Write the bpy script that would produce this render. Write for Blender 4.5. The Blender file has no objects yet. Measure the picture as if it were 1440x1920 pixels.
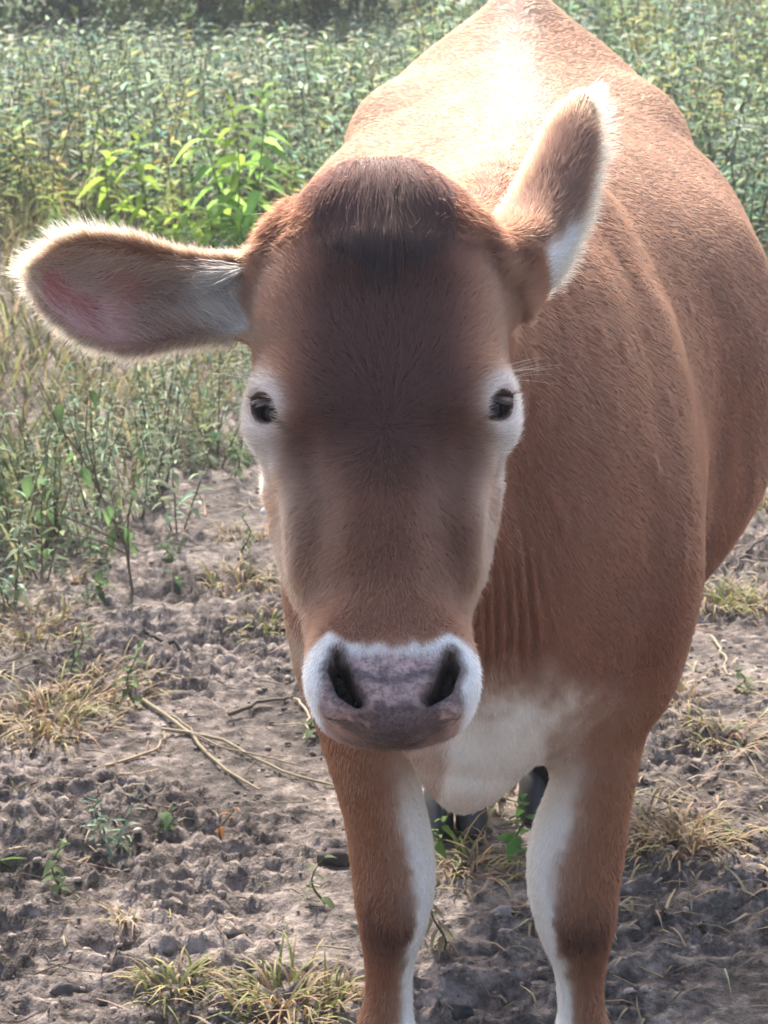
import bpy, bmesh, math, random
import numpy as np
from mathutils import Vector, Matrix

random.seed(7)
rng = np.random.default_rng(7)
SC = bpy.context.scene
COL = SC.collection

# ------------------------------------------------------------------ camera
PITCH = math.radians(16.0)
CAM_H = 1.5
FPX = 4400.0                      # focal length in photo pixels (photo 1440 x 1920)
cam_d = bpy.data.cameras.new('camera')
cam_d.sensor_fit = 'VERTICAL'
cam_d.sensor_height = 36.0
cam_d.lens = FPX / 1920.0 * 36.0
cam_d.clip_start = 0.05
cam_d.clip_end = 3000.0
cam_d.dof.use_dof = True
cam_d.dof.focus_distance = 2.2
cam_d.dof.aperture_fstop = 24.0
cam = bpy.data.objects.new('camera', cam_d)
cam.location = (0, 0, CAM_H)
cam.rotation_euler = (math.pi / 2 - PITCH, 0, 0)
COL.objects.link(cam)
SC.camera = cam

# ------------------------------------------------------------------ sky, sun, exposure
SUN_EL = math.radians(40.0)
SUN_AZ = math.radians(-9.0)      # azimuth measured from +Y (behind the cow), negative = to the left
world = bpy.data.worlds.new('World')
SC.world = world
world.use_nodes = True
wn = world.node_tree
for n_ in list(wn.nodes):
    wn.nodes.remove(n_)
wo = wn.nodes.new('ShaderNodeOutputWorld')
wb = wn.nodes.new('ShaderNodeBackground')
ws = wn.nodes.new('ShaderNodeTexSky')
ws.sky_type = 'NISHITA'
ws.sun_disc = False
ws.sun_elevation = SUN_EL
ws.sun_rotation = SUN_AZ
ws.air_density = 1.0
ws.dust_density = 4.0
ws.ozone_density = 1.0
wb.inputs['Strength'].default_value = 0.15
wn.links.new(ws.outputs[0], wb.inputs[0])
wn.links.new(wb.outputs[0], wo.inputs[0])

sun_d = bpy.data.lights.new('sun', 'SUN')
sun_d.energy = 2.5
sun_d.angle = math.radians(0.6)
sun_d.color = (1.0, 0.95, 0.87)
sun = bpy.data.objects.new('sun', sun_d)
sdir = Vector((math.sin(SUN_AZ) * math.cos(SUN_EL), math.cos(SUN_AZ) * math.cos(SUN_EL), math.sin(SUN_EL)))
sun.rotation_euler = sdir.to_track_quat('Z', 'Y').to_euler()
sun.location = (0, 0, 8)
COL.objects.link(sun)

SC.view_settings.view_transform = 'Standard'
SC.view_settings.look = 'None'
SC.view_settings.gamma = 1.0
SC.view_settings.use_curve_mapping = False
SC.view_settings.exposure = 1.42
SC.render.engine = 'CYCLES'
SC.cycles.use_adaptive_sampling = True
SC.cycles.adaptive_threshold = 0.025
SC.cycles.max_bounces = 6
SC.cycles.diffuse_bounces = 3
SC.cycles.glossy_bounces = 3
SC.cycles.transmission_bounces = 4
SC.cycles.transparent_max_bounces = 6

# ------------------------------------------------------------------ helpers
def tag(o, label=None, cat=None, group=None, kind=None):
    if label: o['label'] = label
    if cat: o['category'] = cat
    if group: o['group'] = group
    if kind: o['kind'] = kind
    return o

def empty(name, loc=(0, 0, 0), rz=0.0):
    o = bpy.data.objects.new(name, None)
    o.empty_display_size = 0.1
    o.location = loc
    o.rotation_euler = (0, 0, rz)
    COL.objects.link(o)
    return o

def mesh_obj(name, verts, faces, mat, parent=None, smooth=True):
    me = bpy.data.meshes.new(name)
    me.from_pydata([tuple(v) for v in verts], [], faces)
    return me_obj(name, me, mat, parent, smooth)

def me_obj(name, me, mat, parent=None, smooth=True):
    if mat is not None and len(me.materials) == 0:
        me.materials.append(mat)
    if smooth and len(me.polygons):
        me.polygons.foreach_set('use_smooth', np.ones(len(me.polygons), dtype=bool))
    o = bpy.data.objects.new(name, me)
    COL.objects.link(o)
    if parent is not None:
        o.parent = parent
    return o

def fast_mesh(name, V, F, nside):
    """V (n,3) floats, F (m,nside) ints"""
    me = bpy.data.meshes.new(name)
    V = np.ascontiguousarray(V, dtype=np.float32)
    F = np.ascontiguousarray(F, dtype=np.int32)
    me.vertices.add(len(V))
    me.vertices.foreach_set('co', V.ravel())
    me.loops.add(F.size)
    me.loops.foreach_set('vertex_index', F.ravel())
    me.polygons.add(len(F))
    me.polygons.foreach_set('loop_start', np.arange(0, F.size, nside, dtype=np.int32))
    me.update(calc_edges=True)
    me.validate()
    return me

def set_color(me, name, C):
    a = me.color_attributes.new(name, 'FLOAT_COLOR', 'POINT')
    c4 = np.ones((len(me.vertices), 4), dtype=np.float32)
    c4[:, :3] = C
    a.data.foreach_set('color', c4.ravel())

def new_mat(name):
    m = bpy.data.materials.new(name)
    m.use_nodes = True
    nt = m.node_tree
    b = nt.nodes['Principled BSDF']
    return m, nt, b

def smooth01(a, b, x):
    t = np.clip((x - a) / (b - a), 0, 1)
    return t * t * (3 - 2 * t)

# ---- numpy value noise
def _hash3(ix, iy, iz, seed):
    h = (ix.astype(np.int64) * 374761393 + iy.astype(np.int64) * 668265263 + iz.astype(np.int64) * 2147483647 + seed * 144665) & 0xFFFFFFFF
    h = ((h ^ (h >> 13)) * 1274126177) & 0xFFFFFFFF
    h = (h ^ (h >> 16)) & 0xFFFFFFFF
    h = (h * 2246822519) & 0xFFFFFFFF
    h = h ^ (h >> 15)
    return (h & 0xFFFFFF) / float(0xFFFFFF)

def vnoise(x, y, z, seed=0):
    ix = np.floor(x); iy = np.floor(y); iz = np.floor(z)
    fx = x - ix; fy = y - iy; fz = z - iz
    fx = fx * fx * (3 - 2 * fx); fy = fy * fy * (3 - 2 * fy); fz = fz * fz * (3 - 2 * fz)
    r = 0
    for dx in (0, 1):
        for dy in (0, 1):
            for dz in (0, 1):
                w = (fx if dx else 1 - fx) * (fy if dy else 1 - fy) * (fz if dz else 1 - fz)
                r = r + w * _hash3(ix + dx, iy + dy, iz + dz, seed)
    return r * 2 - 1

def fbm(P, freq, octv=4, gain=0.5, seed=0):
    P = np.asarray(P)
    z = P[:, 2] if P.shape[1] > 2 else np.zeros(len(P))
    r = np.zeros(len(P)); a = 1.0; s = 0
    for o in range(octv):
        r += a * vnoise(P[:, 0] * freq + 17.3 * o, P[:, 1] * freq + 5.1 * o, z * freq + 9.7 * o, seed + o)
        s += a; a *= gain; freq *= 2.03
    return r / s

def pchip(xs, ys, x):
    """monotone cubic; ys (n,) or (n,m)"""
    xs = np.asarray(xs, float); ys = np.asarray(ys, float)
    one = ys.ndim == 1
    if one: ys = ys[:, None]
    h = np.diff(xs)[:, None]
    dl = np.diff(ys, axis=0) / h
    m = np.zeros_like(ys)
    m[0] = dl[0]; m[-1] = dl[-1]
    same = dl[:-1] * dl[1:] > 0
    w1 = 2 * h[1:] + h[:-1]; w2 = h[1:] + 2 * h[:-1]
    with np.errstate(divide='ignore', invalid='ignore'):
        hm = (w1 + w2) / (w1 / dl[:-1] + w2 / dl[1:])
    m[1:-1] = np.where(same, hm, 0)
    x = np.clip(np.asarray(x, float), xs[0], xs[-1])
    i = np.clip(np.searchsorted(xs, x, side='right') - 1, 0, len(xs) - 2)
    hh = h[i]
    t = ((x - xs[i])[:, None]) / hh
    t2 = t * t; t3 = t2 * t
    r = (2 * t3 - 3 * t2 + 1) * ys[i] + (t3 - 2 * t2 + t) * hh * m[i] + (-2 * t3 + 3 * t2) * ys[i + 1] + (t3 - t2) * hh * m[i + 1]
    return r[:, 0] if one else r

# ---- survey of the photograph: photo pixel + distance -> world point (used to fix real positions and sizes)
CAMP = np.array([0, 0, CAM_H])
FWD = np.array([0, math.cos(PITCH), -math.sin(PITCH)])
UPV = np.array([0, math.sin(PITCH), math.cos(PITCH)])
RGT = np.array([1.0, 0, 0])
def W(px, py, zc):
    return CAMP + RGT * ((px - 720) / FPX * zc) + UPV * ((960 - py) / FPX * zc) + FWD * zc
def ray(px, py):
    return RGT * ((px - 720) / FPX) + UPV * ((960 - py) / FPX) + FWD
def WY(px, py, y):
    r = ray(px, py)
    return CAMP + r * (y / r[1])
def WG(px, py, z=0.0):
    r = ray(px, py)
    return CAMP + r * ((z - CAM_H) / r[2])

# ------------------------------------------------------------------ GROUND
HOOF_XY = []          # filled with the cow's hoof places (ground is trodden flat there)
def ground_h(x, y):
    x = np.asarray(x, float); y = np.asarray(y, float)
    P = np.stack([x, y, np.zeros_like(x)], 1)
    big = fbm(P, 1.1, 3, 0.5, 3) * 0.030
    mid = fbm(P, 6.0, 3, 0.55, 21) * 0.018
    Q = P + 0.02 * np.stack([fbm(P, 9, 2, .5, 500), fbm(P, 9, 2, .5, 501), 0 * x], 1)
    b1 = np.abs(fbm(Q * np.array([.62, 1.45, 1]), 24.0, 3, 0.6, 5))           # crumbled lumps with sharp gaps
    b2 = np.abs(fbm(Q * np.array([.75, 1.3, 1]), 56.0, 2, 0.6, 6))
    cl = (.24 - np.minimum(b1, .24)) * .075 + (.24 - np.minimum(b2, .24)) * .026 - .012
    fine = fbm(P, 90.0, 2, 0.6, 40) * 0.0035
    rough = 0.30 + 1.0 * smooth01(-0.25, 0.25, fbm(P, 2.6, 3, 0.55, 77))
    sand = smooth01(0.25, 0.5, x) * smooth01(3.3, 2.9, y)                   # fine trodden sand beside the right fore leg
    rough = rough * (1 - 0.62 * sand)
    far = smooth01(30, 8, y)
    z = big * 0.5 + (mid + cl + fine) * rough * far
    # hoof print beside the right fore leg
    for (hx, hy, sx, sy, d) in HOLES:
        q = ((x - hx) / sx) ** 2 + ((y - hy) / sy) ** 2
        z = z - d * np.exp(-q ** 2) + 0.35 * d * np.exp(-((np.sqrt(q) - 1.35) / 0.25) ** 2)
    for (hx, hy) in HOOF_XY:
        q = ((x - hx) ** 2 + (y - hy) ** 2) / 0.10 ** 2
        z = z * (1 - np.exp(-q)) - 0.006 * np.exp(-q)
    return z
HOLES = []
_c = WG(925, 1862)
HOLES.append((_c[0], _c[1], 0.062, 0.055, 0.024))
for (a_, b_, s_) in ((1290, 1480, 0.07), (300, 1560, 0.06), (480, 1700, 0.05), (1330, 1720, 0.05), (120, 1500, 0.06), (1250, 1830, 0.05), (210, 1760, 0.05), (640, 1600, 0.05), (1380, 1340, 0.06), (330, 1120, 0.07)):
    _c = WG(a_, b_)
    HOLES.append((_c[0], _c[1], s_, s_ * 0.9, 0.014))

def build_ground():
    def axis(lo, hi, step0, centre_lo, centre_hi, grow):
        a = list(np.arange(centre_lo, centre_hi, step0))
        s = step0; v = centre_hi
        while v < hi:
            a.append(v); s *= grow; v += s
        a.append(hi)
        s = step0; v = centre_lo
        b = []
        while v > lo:
            s *= grow; v -= s
            b.append(max(v, lo))
        return np.array(sorted(set(b)) + a)
    xs = axis(-160, 160, 0.0075, -1.0, 1.05, 1.12)
    ys = axis(-40, 260, 0.0080, 2.2, 4.4, 1.022)
    X, Y = np.meshgrid(xs, ys)
    x = X.ravel(); y = Y.ravel()
    z = ground_h(x, y)
    V = np.stack([x, y, z], 1)
    nx = len(xs); ny = len(ys)
    i = np.arange(nx - 1); j = np.arange(ny - 1)
    I, J = np.meshgrid(i, j)
    a = (J * nx + I).ravel()
    F = np.stack([a, a + 1, a + nx + 1, a + nx], 1)
    me = fast_mesh('ground', V, F, 4)
    m, nt, b = new_mat('mud')
    L = nt.links; N = nt.nodes
    tc = N.new('ShaderNodeNewGeometry')
    n1 = N.new('ShaderNodeTexNoise'); n1.inputs['Scale'].default_value = 2.2; n1.inputs['Detail'].default_value = 6; n1.inputs['Roughness'].default_value = 0.62
    n2 = N.new('ShaderNodeTexNoise'); n2.inputs['Scale'].default_value = 34; n2.inputs['Detail'].default_value = 5; n2.inputs['Roughness'].default_value = 0.7
    n3 = N.new('ShaderNodeTexNoise'); n3.inputs['Scale'].default_value = 240; n3.inputs['Detail'].default_value = 3
    for n_ in (n1, n2, n3): L.new(tc.outputs['Position'], n_.inputs['Vector'])
    ramp = N.new('ShaderNodeValToRGB')
    ramp.color_ramp.elements[0].position = 0.41; ramp.color_ramp.elements[0].color = (0.052, 0.040, 0.034, 1)
    ramp.color_ramp.elements[1].position = 0.60; ramp.color_ramp.elements[1].color = (0.37, 0.300, 0.255, 1)
    e = ramp.color_ramp.elements.new(0.50); e.color = (0.150, 0.118, 0.100, 1)
    mx = N.new('ShaderNodeMath'); mx.operation = 'MULTIPLY_ADD'; mx.inputs[1].default_value = 0.55
    L.new(n2.outputs['Fac'], mx.inputs[0])
    mx2 = N.new('ShaderNodeMath'); mx2.operation = 'MULTIPLY'; mx2.inputs[1].default_value = 0.45
    L.new(n1.outputs['Fac'], mx2.inputs[0]); L.new(mx2.outputs[0], mx.inputs[2])
    L.new(mx.outputs[0], ramp.inputs['Fac'])
    L.new(ramp.outputs['Color'], b.inputs['Base Color'])
    b.inputs['Roughness'].default_value = 0.85
    b.inputs['Specular IOR Level'].default_value = 0.25
    bp = N.new('ShaderNodeBump'); bp.inputs['Strength'].default_value = 0.9; bp.inputs['Distance'].default_value = 0.010
    ad = N.new('ShaderNodeMath'); ad.operation = 'MULTIPLY_ADD'; ad.inputs[1].default_value = 0.35
    L.new(n3.outputs['Fac'], ad.inputs[0]); L.new(n2.outputs['Fac'], ad.inputs[2])
    L.new(ad.outputs[0], bp.inputs['Height'])
    L.new(bp.outputs['Normal'], b.inputs['Normal'])
    o = me_obj('ground', me, m)
    tag(o, 'trodden grey brown mud with dry crust and hoof marks', 'ground', kind='structure')
    return o

# ------------------------------------------------------------------ COW : one continuous body from a blended distance field
def smin(a, b, k):
    h = np.maximum(k - np.abs(a - b), 0) / k
    return np.minimum(a, b) - h * h * k * 0.25
def smax(a, b, k):
    return -smin(-a, -b, k)

class Chain:
    """tapered elliptical limb through nodes (pos, ru, rv); u is the given side vector"""
    def __init__(self, nodes, side=(1, 0, 0), k=0.03):
        self.P = np.array([n[0] for n in nodes], float)
        self.ru = np.array([n[1] for n in nodes], float)
        self.rv = np.array([n[2] for n in nodes], float)
        self.side = np.array(side, float); self.k = k
        # densify with a smooth curve
        t = np.arange(len(nodes)); tt = np.linspace(0, len(nodes) - 1, (len(nodes) - 1) * (3 if len(nodes) < 9 else 2) + 1)
        self.P = pchip(t, self.P, tt); self.ru = pchip(t, self.ru, tt); self.rv = pchip(t, self.rv, tt)
        r = max(self.ru.max(), self.rv.max()) + 0.05
        self.lo = self.P.min(0) - r; self.hi = self.P.max(0) + r
        self.segs = []
        for i in range(len(self.P) - 1):
            a = self.P[i]; b = self.P[i + 1]
            ax = b - a; l = np.linalg.norm(ax)
            if l < 1e-6: continue
            ax = ax / l
            u = self.side - ax * np.dot(self.side, ax); u /= np.linalg.norm(u)
            v = np.cross(ax, u)
            self.segs.append((a.astype(np.float32), np.stack([ax, u, v], 1).astype(np.float32), np.float32(l), *[np.float32(w) for w in (self.ru[i], self.ru[i + 1], self.rv[i], self.rv[i + 1])]))
    def __call__(self, Q):
        Q = Q.astype(np.float32)
        best = np.full(len(Q), 1e3, np.float32)
        for a, M, l, u0, u1, v0, v1 in self.segs:
            q = (Q - a) @ M
            t = np.clip(q[:, 0], 0, l)
            x = q[:, 0] - t; y = q[:, 1]; z = q[:, 2]
            t /= l
            ru = u0 + (u1 - u0) * t; rv = v0 + (v1 - v0) * t
            ra = np.minimum(ru, rv)
            x2 = x * x; y2 = y * y; z2 = z * z
            kk = np.sqrt(y2 / (ru * ru) + z2 / (rv * rv) + x2 / (ra * ra)) + np.float32(1e-6)
            m = np.sqrt(x2 + y2 + z2)
            np.minimum(best, np.where(kk > 0.25, m * (1 - 1 / kk), -ra), out=best)
        return best

class Ellip:
    def __init__(self, c, r, axes=None, k=0.03):
        self.c = np.array(c, float); self.r = np.array(r, float)
        self.R = np.eye(3) if axes is None else np.array(axes, float)
        self.k = k
        m = self.r.max() + 0.09
        self.lo = self.c - m; self.hi = self.c + m
    def __call__(self, Q):
        q = (Q - self.c) @ self.R.T
        kk = np.sqrt(((q / self.r) ** 2).sum(1)) + 1e-6
        m = np.sqrt((q * q).sum(1)) + 1e-9
        return np.where(kk > 0.2, m * (1 - 1 / kk), -self.r.min())

NTH = 49
TH = np.linspace(0, math.pi, NTH)          # 0 = top / front, pi = bottom / back
def half_profile(pts, c):
    """half profile points (x>=0, z) from top to bottom -> radius over angle about (0,c)"""
    p = np.array(pts, float)
    p = np.concatenate([[[-p[1, 0], p[1, 1]]], p, [[-p[-2, 0], p[-2, 1]]]])      # mirrored ends keep the midline smooth
    t = np.arange(len(p)); tt = np.linspace(1, len(p) - 2, 240)
    q = pchip(t, p, tt)
    ang = np.arctan2(q[:, 0], q[:, 1] - c); r = np.hypot(q[:, 0], q[:, 1] - c)
    o = np.argsort(ang)
    return np.interp(TH, ang[o], r[o])

class Loft:
    """section loft along a coordinate; sections list of (t, cx, cz, radii[NTH]); frame maps world -> (x, t, z)"""
    def __init__(self, secs, frame, lo, hi, k):
        self.t = np.array([s[0] for s in secs]); self.cx = np.array([s[1] for s in secs]); self.cz = np.array([s[2] for s in secs])
        self.R = np.array([s[3] for s in secs]); self.frame = frame; self.k = k
        self.lo = np.array(lo); self.hi = np.array(hi)
        self.NT = 500
        tt = np.linspace(self.t[0], self.t[-1], self.NT)
        self.TR = pchip(self.t, self.R, tt); self.TC = pchip(self.t, self.cx, tt); self.TZ = pchip(self.t, self.cz, tt)
    def __call__(self, Q):
        x, t, z = self.frame(Q)
        tc = np.clip(t, self.t[0], self.t[-1])
        g = (tc - self.t[0]) / (self.t[-1] - self.t[0]) * (self.NT - 1)
        j = np.minimum(g.astype(int), self.NT - 2); v = g - j
        dx = x - (self.TC[j] * (1 - v) + self.TC[j + 1] * v); dz = z - (self.TZ[j] * (1 - v) + self.TZ[j + 1] * v)
        f = np.arctan2(np.abs(dx), dz) / math.pi * (NTH - 1)
        i = np.clip(f.astype(int), 0, NTH - 2); w = f - i
        r = (self.TR[j, i] * (1 - w) + self.TR[j, i + 1] * w) * (1 - v) + (self.TR[j + 1, i] * (1 - w) + self.TR[j + 1, i + 1] * w) * v
        m = np.hypot(dx, dz)
        e = np.abs(t - tc)
        return np.where(e > 0, np.hypot(np.maximum(m - r, 0), e), m - r)

# --- trunk
CXB = lambda y: np.interp(y, [2.3, 2.6, 2.95, 3.25, 3.75, 4.2], [.104, .126, .165, .190, .212, .240])
def trunk():
    S = []
    def st(y, pts, c=None):
        p = np.array(pts)
        if c is None: c = 0.5 * (p[0, 1] + p[-1, 1])
        S.append((y, CXB(y), c, half_profile(pts, c)))
    st(2.345, [(0, .80), (.03, .77), (.03, .73), (0, .70)])
    st(2.38, [(0, .90), (.07, .84), (.10, .73), (.07, .60), (0, .55)])
    st(2.46, [(0, 1.0), (.08, .94), (.15, .83), (.17, .70), (.13, .57), (0, .49)])
    st(2.58, [(0, 1.075), (.07, 1.03), (.15, .93), (.212, .80), (.225, .69), (.17, .55), (.08, .46), (0, .45)])
    st(2.72, [(0, 1.135), (.05, 1.115), (.12, 1.03), (.20, .90), (.246, .76), (.245, .66), (.18, .52), (.09, .455), (0, .45)])
    st(2.84, [(0, 1.145), (.06, 1.125), (.15, 1.05), (.225, .92), (.252, .78), (.245, .65), (.19, .53), (.1, .46), (0, .455)])
    st(2.93, [(0, 1.145), (.06, 1.13), (.16, 1.06), (.24, .95), (.268, .80), (.262, .66), (.21, .53), (.1, .455), (0, .45)])
    st(3.06, [(0, 1.145), (.07, 1.13), (.18, 1.065), (.285, .96), (.335, .80), (.33, .66), (.27, .53), (.13, .44), (0, .43)])
    st(3.25, [(0, 1.15), (.08, 1.135), (.2, 1.07), (.315, .985), (.358, .89), (.372, .77), (.362, .64), (.32, .55), (.25, .47), (.12, .425), (0, .42)])
    st(3.50, [(0, 1.16), (.07, 1.145), (.19, 1.095), (.30, 1.02), (.355, .92), (.378, .78), (.36, .64), (.30, .54), (.2, .47), (.1, .445), (0, .44)])
    st(3.74, [(0, 1.185), (.06, 1.17), (.13, 1.14), (.20, 1.10), (.240, 1.05), (.258, .97), (.28, .80), (.25, .63), (.12, .53), (0, .52)])
    st(3.88, [(0, 1.215), (.05, 1.20), (.11, 1.175), (.20, 1.12), (.232, 1.05), (.24, .95), (.24, .80), (.2, .66), (.1, .58), (0, .57)])
    st(4.02, [(0, 1.262), (.03, 1.252), (.07, 1.22), (.14, 1.16), (.19, 1.06), (.215, .92), (.2, .76), (.1, .66), (0, .64)])
    st(4.14, [(0, 1.245), (.03, 1.235), (.07, 1.19), (.12, 1.10), (.15, 1.0), (.16, .88), (.13, .76), (0, .70)])
    st(4.20, [(0, 1.18), (.05, 1.13), (.09, 1.02), (.09, .9), (.05, .80), (0, .77)])
    st(4.225, [(0, 1.05), (.02, 1.02), (.03, .97), (.02, .93), (0, .9)])
    return Loft(S, lambda Q: (Q[:, 0], Q[:, 1], Q[:, 2]), (-.35, 2.2, .3), (.75, 4.4, 1.4), 0.05)

# --- head frame
HO = W(717, 330, 2.20)
HM = W(735, 1385, 1.99)
HA = HM - HO; HL = np.linalg.norm(HA); HA = HA / HL
HX = RGT - HA * np.dot(RGT, HA); HX /= np.linalg.norm(HX)
HN = np.cross(HA, HX)
if np.dot(HN, FWD) > 0: HN = -HN
def hloc(Q):
    q = Q - HO
    return q @ HX, q @ HA, q @ HN
def hw(x, s, n):
    return HO + HX * x + HA * s + HN * n
def hp(px, py, n=0.0):
    """photo pixel -> head coordinates on the plane at height n above the face plane"""
    r = ray(px, py)
    t = (n + np.dot(HO - CAMP, HN)) / np.dot(r, HN)
    x, s, _ = hloc((CAMP + r * t)[None])
    return float(x[0]), float(s[0])

TPL = {
 'fore':  [(0, 0), (.3, .004), (.55, .022), (.78, .085), (.95, .22), (1, .40), (.9, .66), (.6, .92), (0, 1)],
 'eye':   [(0, 0), (.3, .005), (.58, .03), (.80, .11), (.95, .25), (1, .42), (.88, .66), (.55, .93), (0, 1)],
 'bridge': [(0, 0), (.26, .014), (.47, .085), (.70, .24), (.92, .40), (1, .55), (.92, .76), (.55, .96), (0, 1)],
 'nose':  [(0, 0), (.32, .018), (.58, .095), (.82, .25), (.98, .42), (1, .58), (.88, .80), (.5, .97), (0, 1)],
 'muz':   [(0, 0), (.4, .01), (.7, .06), (.93, .22), (1, .45), (.98, .62), (.85, .83), (.5, .97), (0, 1)],
}
def head():
    S = []
    def st(py, Lp, Rp, tpl, nf, depth, nsil):
        xl, s1 = hp(Lp, py, nsil); xr, s2 = hp(Rp, py, nsil)
        add(0.5 * (s1 + s2), (xr - xl) / 2 * np.interp(py, [560, 760, 900, 1100, 1400], [.965, .95, .945, .935, .915]), tpl, nf, depth, (xl + xr) / 2)
    def add(s, w, tpl, nf, depth, cx=0.0):
        pts = [(a * w, nf - b * depth) for a, b in TPL[tpl]]
        c = nf - depth * 0.5
        S.append((s, cx, c, half_profile(pts, c)))
    add(-.047, .012, 'fore', -.085, .04)
    add(-.041, .028, 'fore', -.058, .08)
    add(-.030, .046, 'fore', -.034, .125)
    add(-.015, .065, 'fore', -.018, .16)
    add(.000, .081, 'fore', -.010, .18)
    add(.016, .093, 'fore', -.005, .19)
    add(.038, .105, 'fore', -.002, .198)
    st(520, 480, 938, 'fore', -.003, .20, -.07)
    st(600, 470, 948, 'fore', .000, .205, -.075)
    st(680, 471, 955, 'eye', .001, .205, -.08)
    st(760, 470, 962, 'eye', .000, .21, -.085)
    st(830, 478, 953, 'eye', -.003, .215, -.09)
    st(900, 490, 942, 'bridge', -.006, .22, -.12)
    st(960, 502, 930, 'bridge', -.008, .22, -.125)
    st(1030, 519, 911, 'bridge', -.008, .205, -.12)
    st(1100, 545, 893, 'nose', -.006, .175, -.10)
    st(1160, 563, 886, 'nose', -.003, .15, -.08)
    st(1215, 567, 893, 'muz', .000, .135, -.06)
    st(1270, 568, 901, 'muz', .002, .13, -.06)
    st(1310, 572, 901, 'muz', -.003, .122, -.055)
    st(1340, 589, 888, 'muz', -.012, .105, -.05)
    st(1362, 622, 850, 'muz', -.022, .08, -.045)
    st(1380, 680, 800, 'muz', -.034, .045, -.045)
    lo = np.minimum.reduce([hw(a, b, c) for a in (-.2, .2) for b in (-.15, .65) for c in (-.35, .12)])
    hi = np.maximum.reduce([hw(a, b, c) for a in (-.2, .2) for b in (-.15, .65) for c in (-.35, .12)])
    return Loft(S, hloc, lo, hi, 0.03)

# --- ears : thin cupped sheets
class Ear:
    def __init__(self, root, tip, up, cup, prof, k=0.02, curl=0.0, th=0.0065):
        self.o = np.array(root); ax = np.array(tip) - self.o
        self.L = np.linalg.norm(ax); self.e1 = ax / self.L
        u = np.array(up, float); u -= self.e1 * np.dot(u, self.e1); self.e2 = u / np.linalg.norm(u)
        self.e3 = np.cross(self.e1, self.e2)
        if np.dot(self.e3, FWD) > 0: self.e3 = -self.e3      # towards the viewer side
        self.cup = cup; self.k = k; self.curl = curl; self.th = th
        p = np.array(prof)                                    # (a/L, upper edge b, lower edge b)
        self.pa = p[:, 0] * self.L; self.pu = p[:, 1]; self.pl = p[:, 2]
        m = self.L + 0.05
        c = self.o + self.e1 * self.L / 2
        self.lo = c - m * 0.8; self.hi = c + m * 0.8
    def loc(self, Q):
        q = Q - self.o
        return q @ self.e1, q @ self.e2, q @ self.e3
    def sheet(self, a):
        u = pchip(self.pa, self.pu, a); l = pchip(self.pa, self.pl, a)
        return 0.5 * (u + l), np.maximum(0.5 * (u - l), 0.002)
    def c0(self, a, b):
        m, w = self.sheet(a)
        f = np.clip((b - m) / w, -1.3, 1.3)
        root = smooth01(0.45 * self.L, -0.05 * self.L, a)
        return self.cup * (1 + 1.2 * root) * (f * f - 0.5) * (w / 0.055) + self.curl * (a / self.L) ** 2
    def __call__(self, Q):
        a, b, c = self.loc(Q)
        m, w = self.sheet(a)
        q = (np.abs(c - self.c0(a, b)) - self.th * (1 + 0.9 * smooth01(0.35 * self.L, 0, a))) * 0.75
        e = np.abs(b - m) - w
        e = np.maximum(e, np.maximum(a - self.L, -a - 0.03))
        return smax(q, e, 0.008)

_z = 2.265
EAR_L = Ear(W(470, 557, _z), W(58, 516, 2.20), UPV, 0.026,
    [(-.15, .033, -.036), (0, .033, -.038), (.15, .033, -.044), (.35, .036, -.056), (.55, .043, -.066), (.72, .044, -.060), (.86, .035, -.043), (.95, .020, -.024), (1.0, .004, -.006)])
EAR_R = Ear(W(940, 497, 2.275), W(1092, 176, 2.42), -RGT * 0.9 + UPV * 0.2, -0.034,
    [(-.15, .038, -.040), (0, .038, -.044), (.18, .030, -.054), (.38, .022, -.056), (.55, .021, -.050), (.72, .022, -.042), (.86, .019, -.031), (.95, .012, -.020), (1.0, .002, -.006)])

# --- eyes
def eye_frame(side):
    x, s = hp(488, 786, -.055) if side < 0 else hp(942, 780, -.055)
    c = hw(x * 0.795, s, -.0560)
    d = HX * side * 0.60 + HN * 0.80 + HA * 0.02
    d /= np.linalg.norm(d)
    a = HA * 0.76 - HX * side * 0.65 + HN * (.65 * .60 - .76 * .02) / .80     # towards the inner corner
    a -= d * np.dot(a, d); a /= np.linalg.norm(a)
    b = np.cross(d, a)
    return c, d, a, b
EYES = {s: eye_frame(s) for s in (-1, 1)}
EYE_R = 0.0232

def leg_nodes(rows, yfun):
    out = []
    for (py, l, r, dep, y) in rows:
        a = WY(l, py, y); b = WY(r, py, y)
        out.append(((a + b) / 2, (b[0] - a[0]) / 2, dep))
    return out

FL = leg_nodes([(1180, 575, 800, .13, 2.66), (1300, 588, 790, .12, 2.63), (1380, 603, 778, .105, 2.61), (1450, 626, 781, .088, 2.595), (1520, 645, 796, .074, 2.585), (1590, 656, 811, .064, 2.575), (1650, 662, 815, .062, 2.565), (1705, 670, 804, .060, 2.56), (1745, 676, 791, .052, 2.56), (1785, 683, 778, .043, 2.562), (1835, 687, 771, .038, 2.565), (1885, 683, 772, .040, 2.565), (1925, 670, 777, .046, 2.562), (1975, 668, 786, .042, 2.545)], None)
FR = leg_nodes([(1150, 1010, 1236, .13, 2.70), (1260, 1035, 1229, .125, 2.67), (1340, 1042, 1217, .110, 2.64), (1410, 1044, 1198, .092, 2.62), (1480, 1032, 1185, .078, 2.605), (1550, 1005, 1175, .068, 2.595), (1610, 990, 1167, .064, 2.585), (1660, 991, 1159, .062, 2.58), (1710, 1002, 1155, .060, 2.575), (1750, 1016, 1147, .052, 2.575), (1790, 1034, 1138, .043, 2.577), (1840, 1045, 1131, .038, 2.58), (1890, 1048, 1131, .040, 2.58), (1930, 1042, 1142, .046, 2.577), (1978, 1040, 1146, .042, 2.56)], None)

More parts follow.
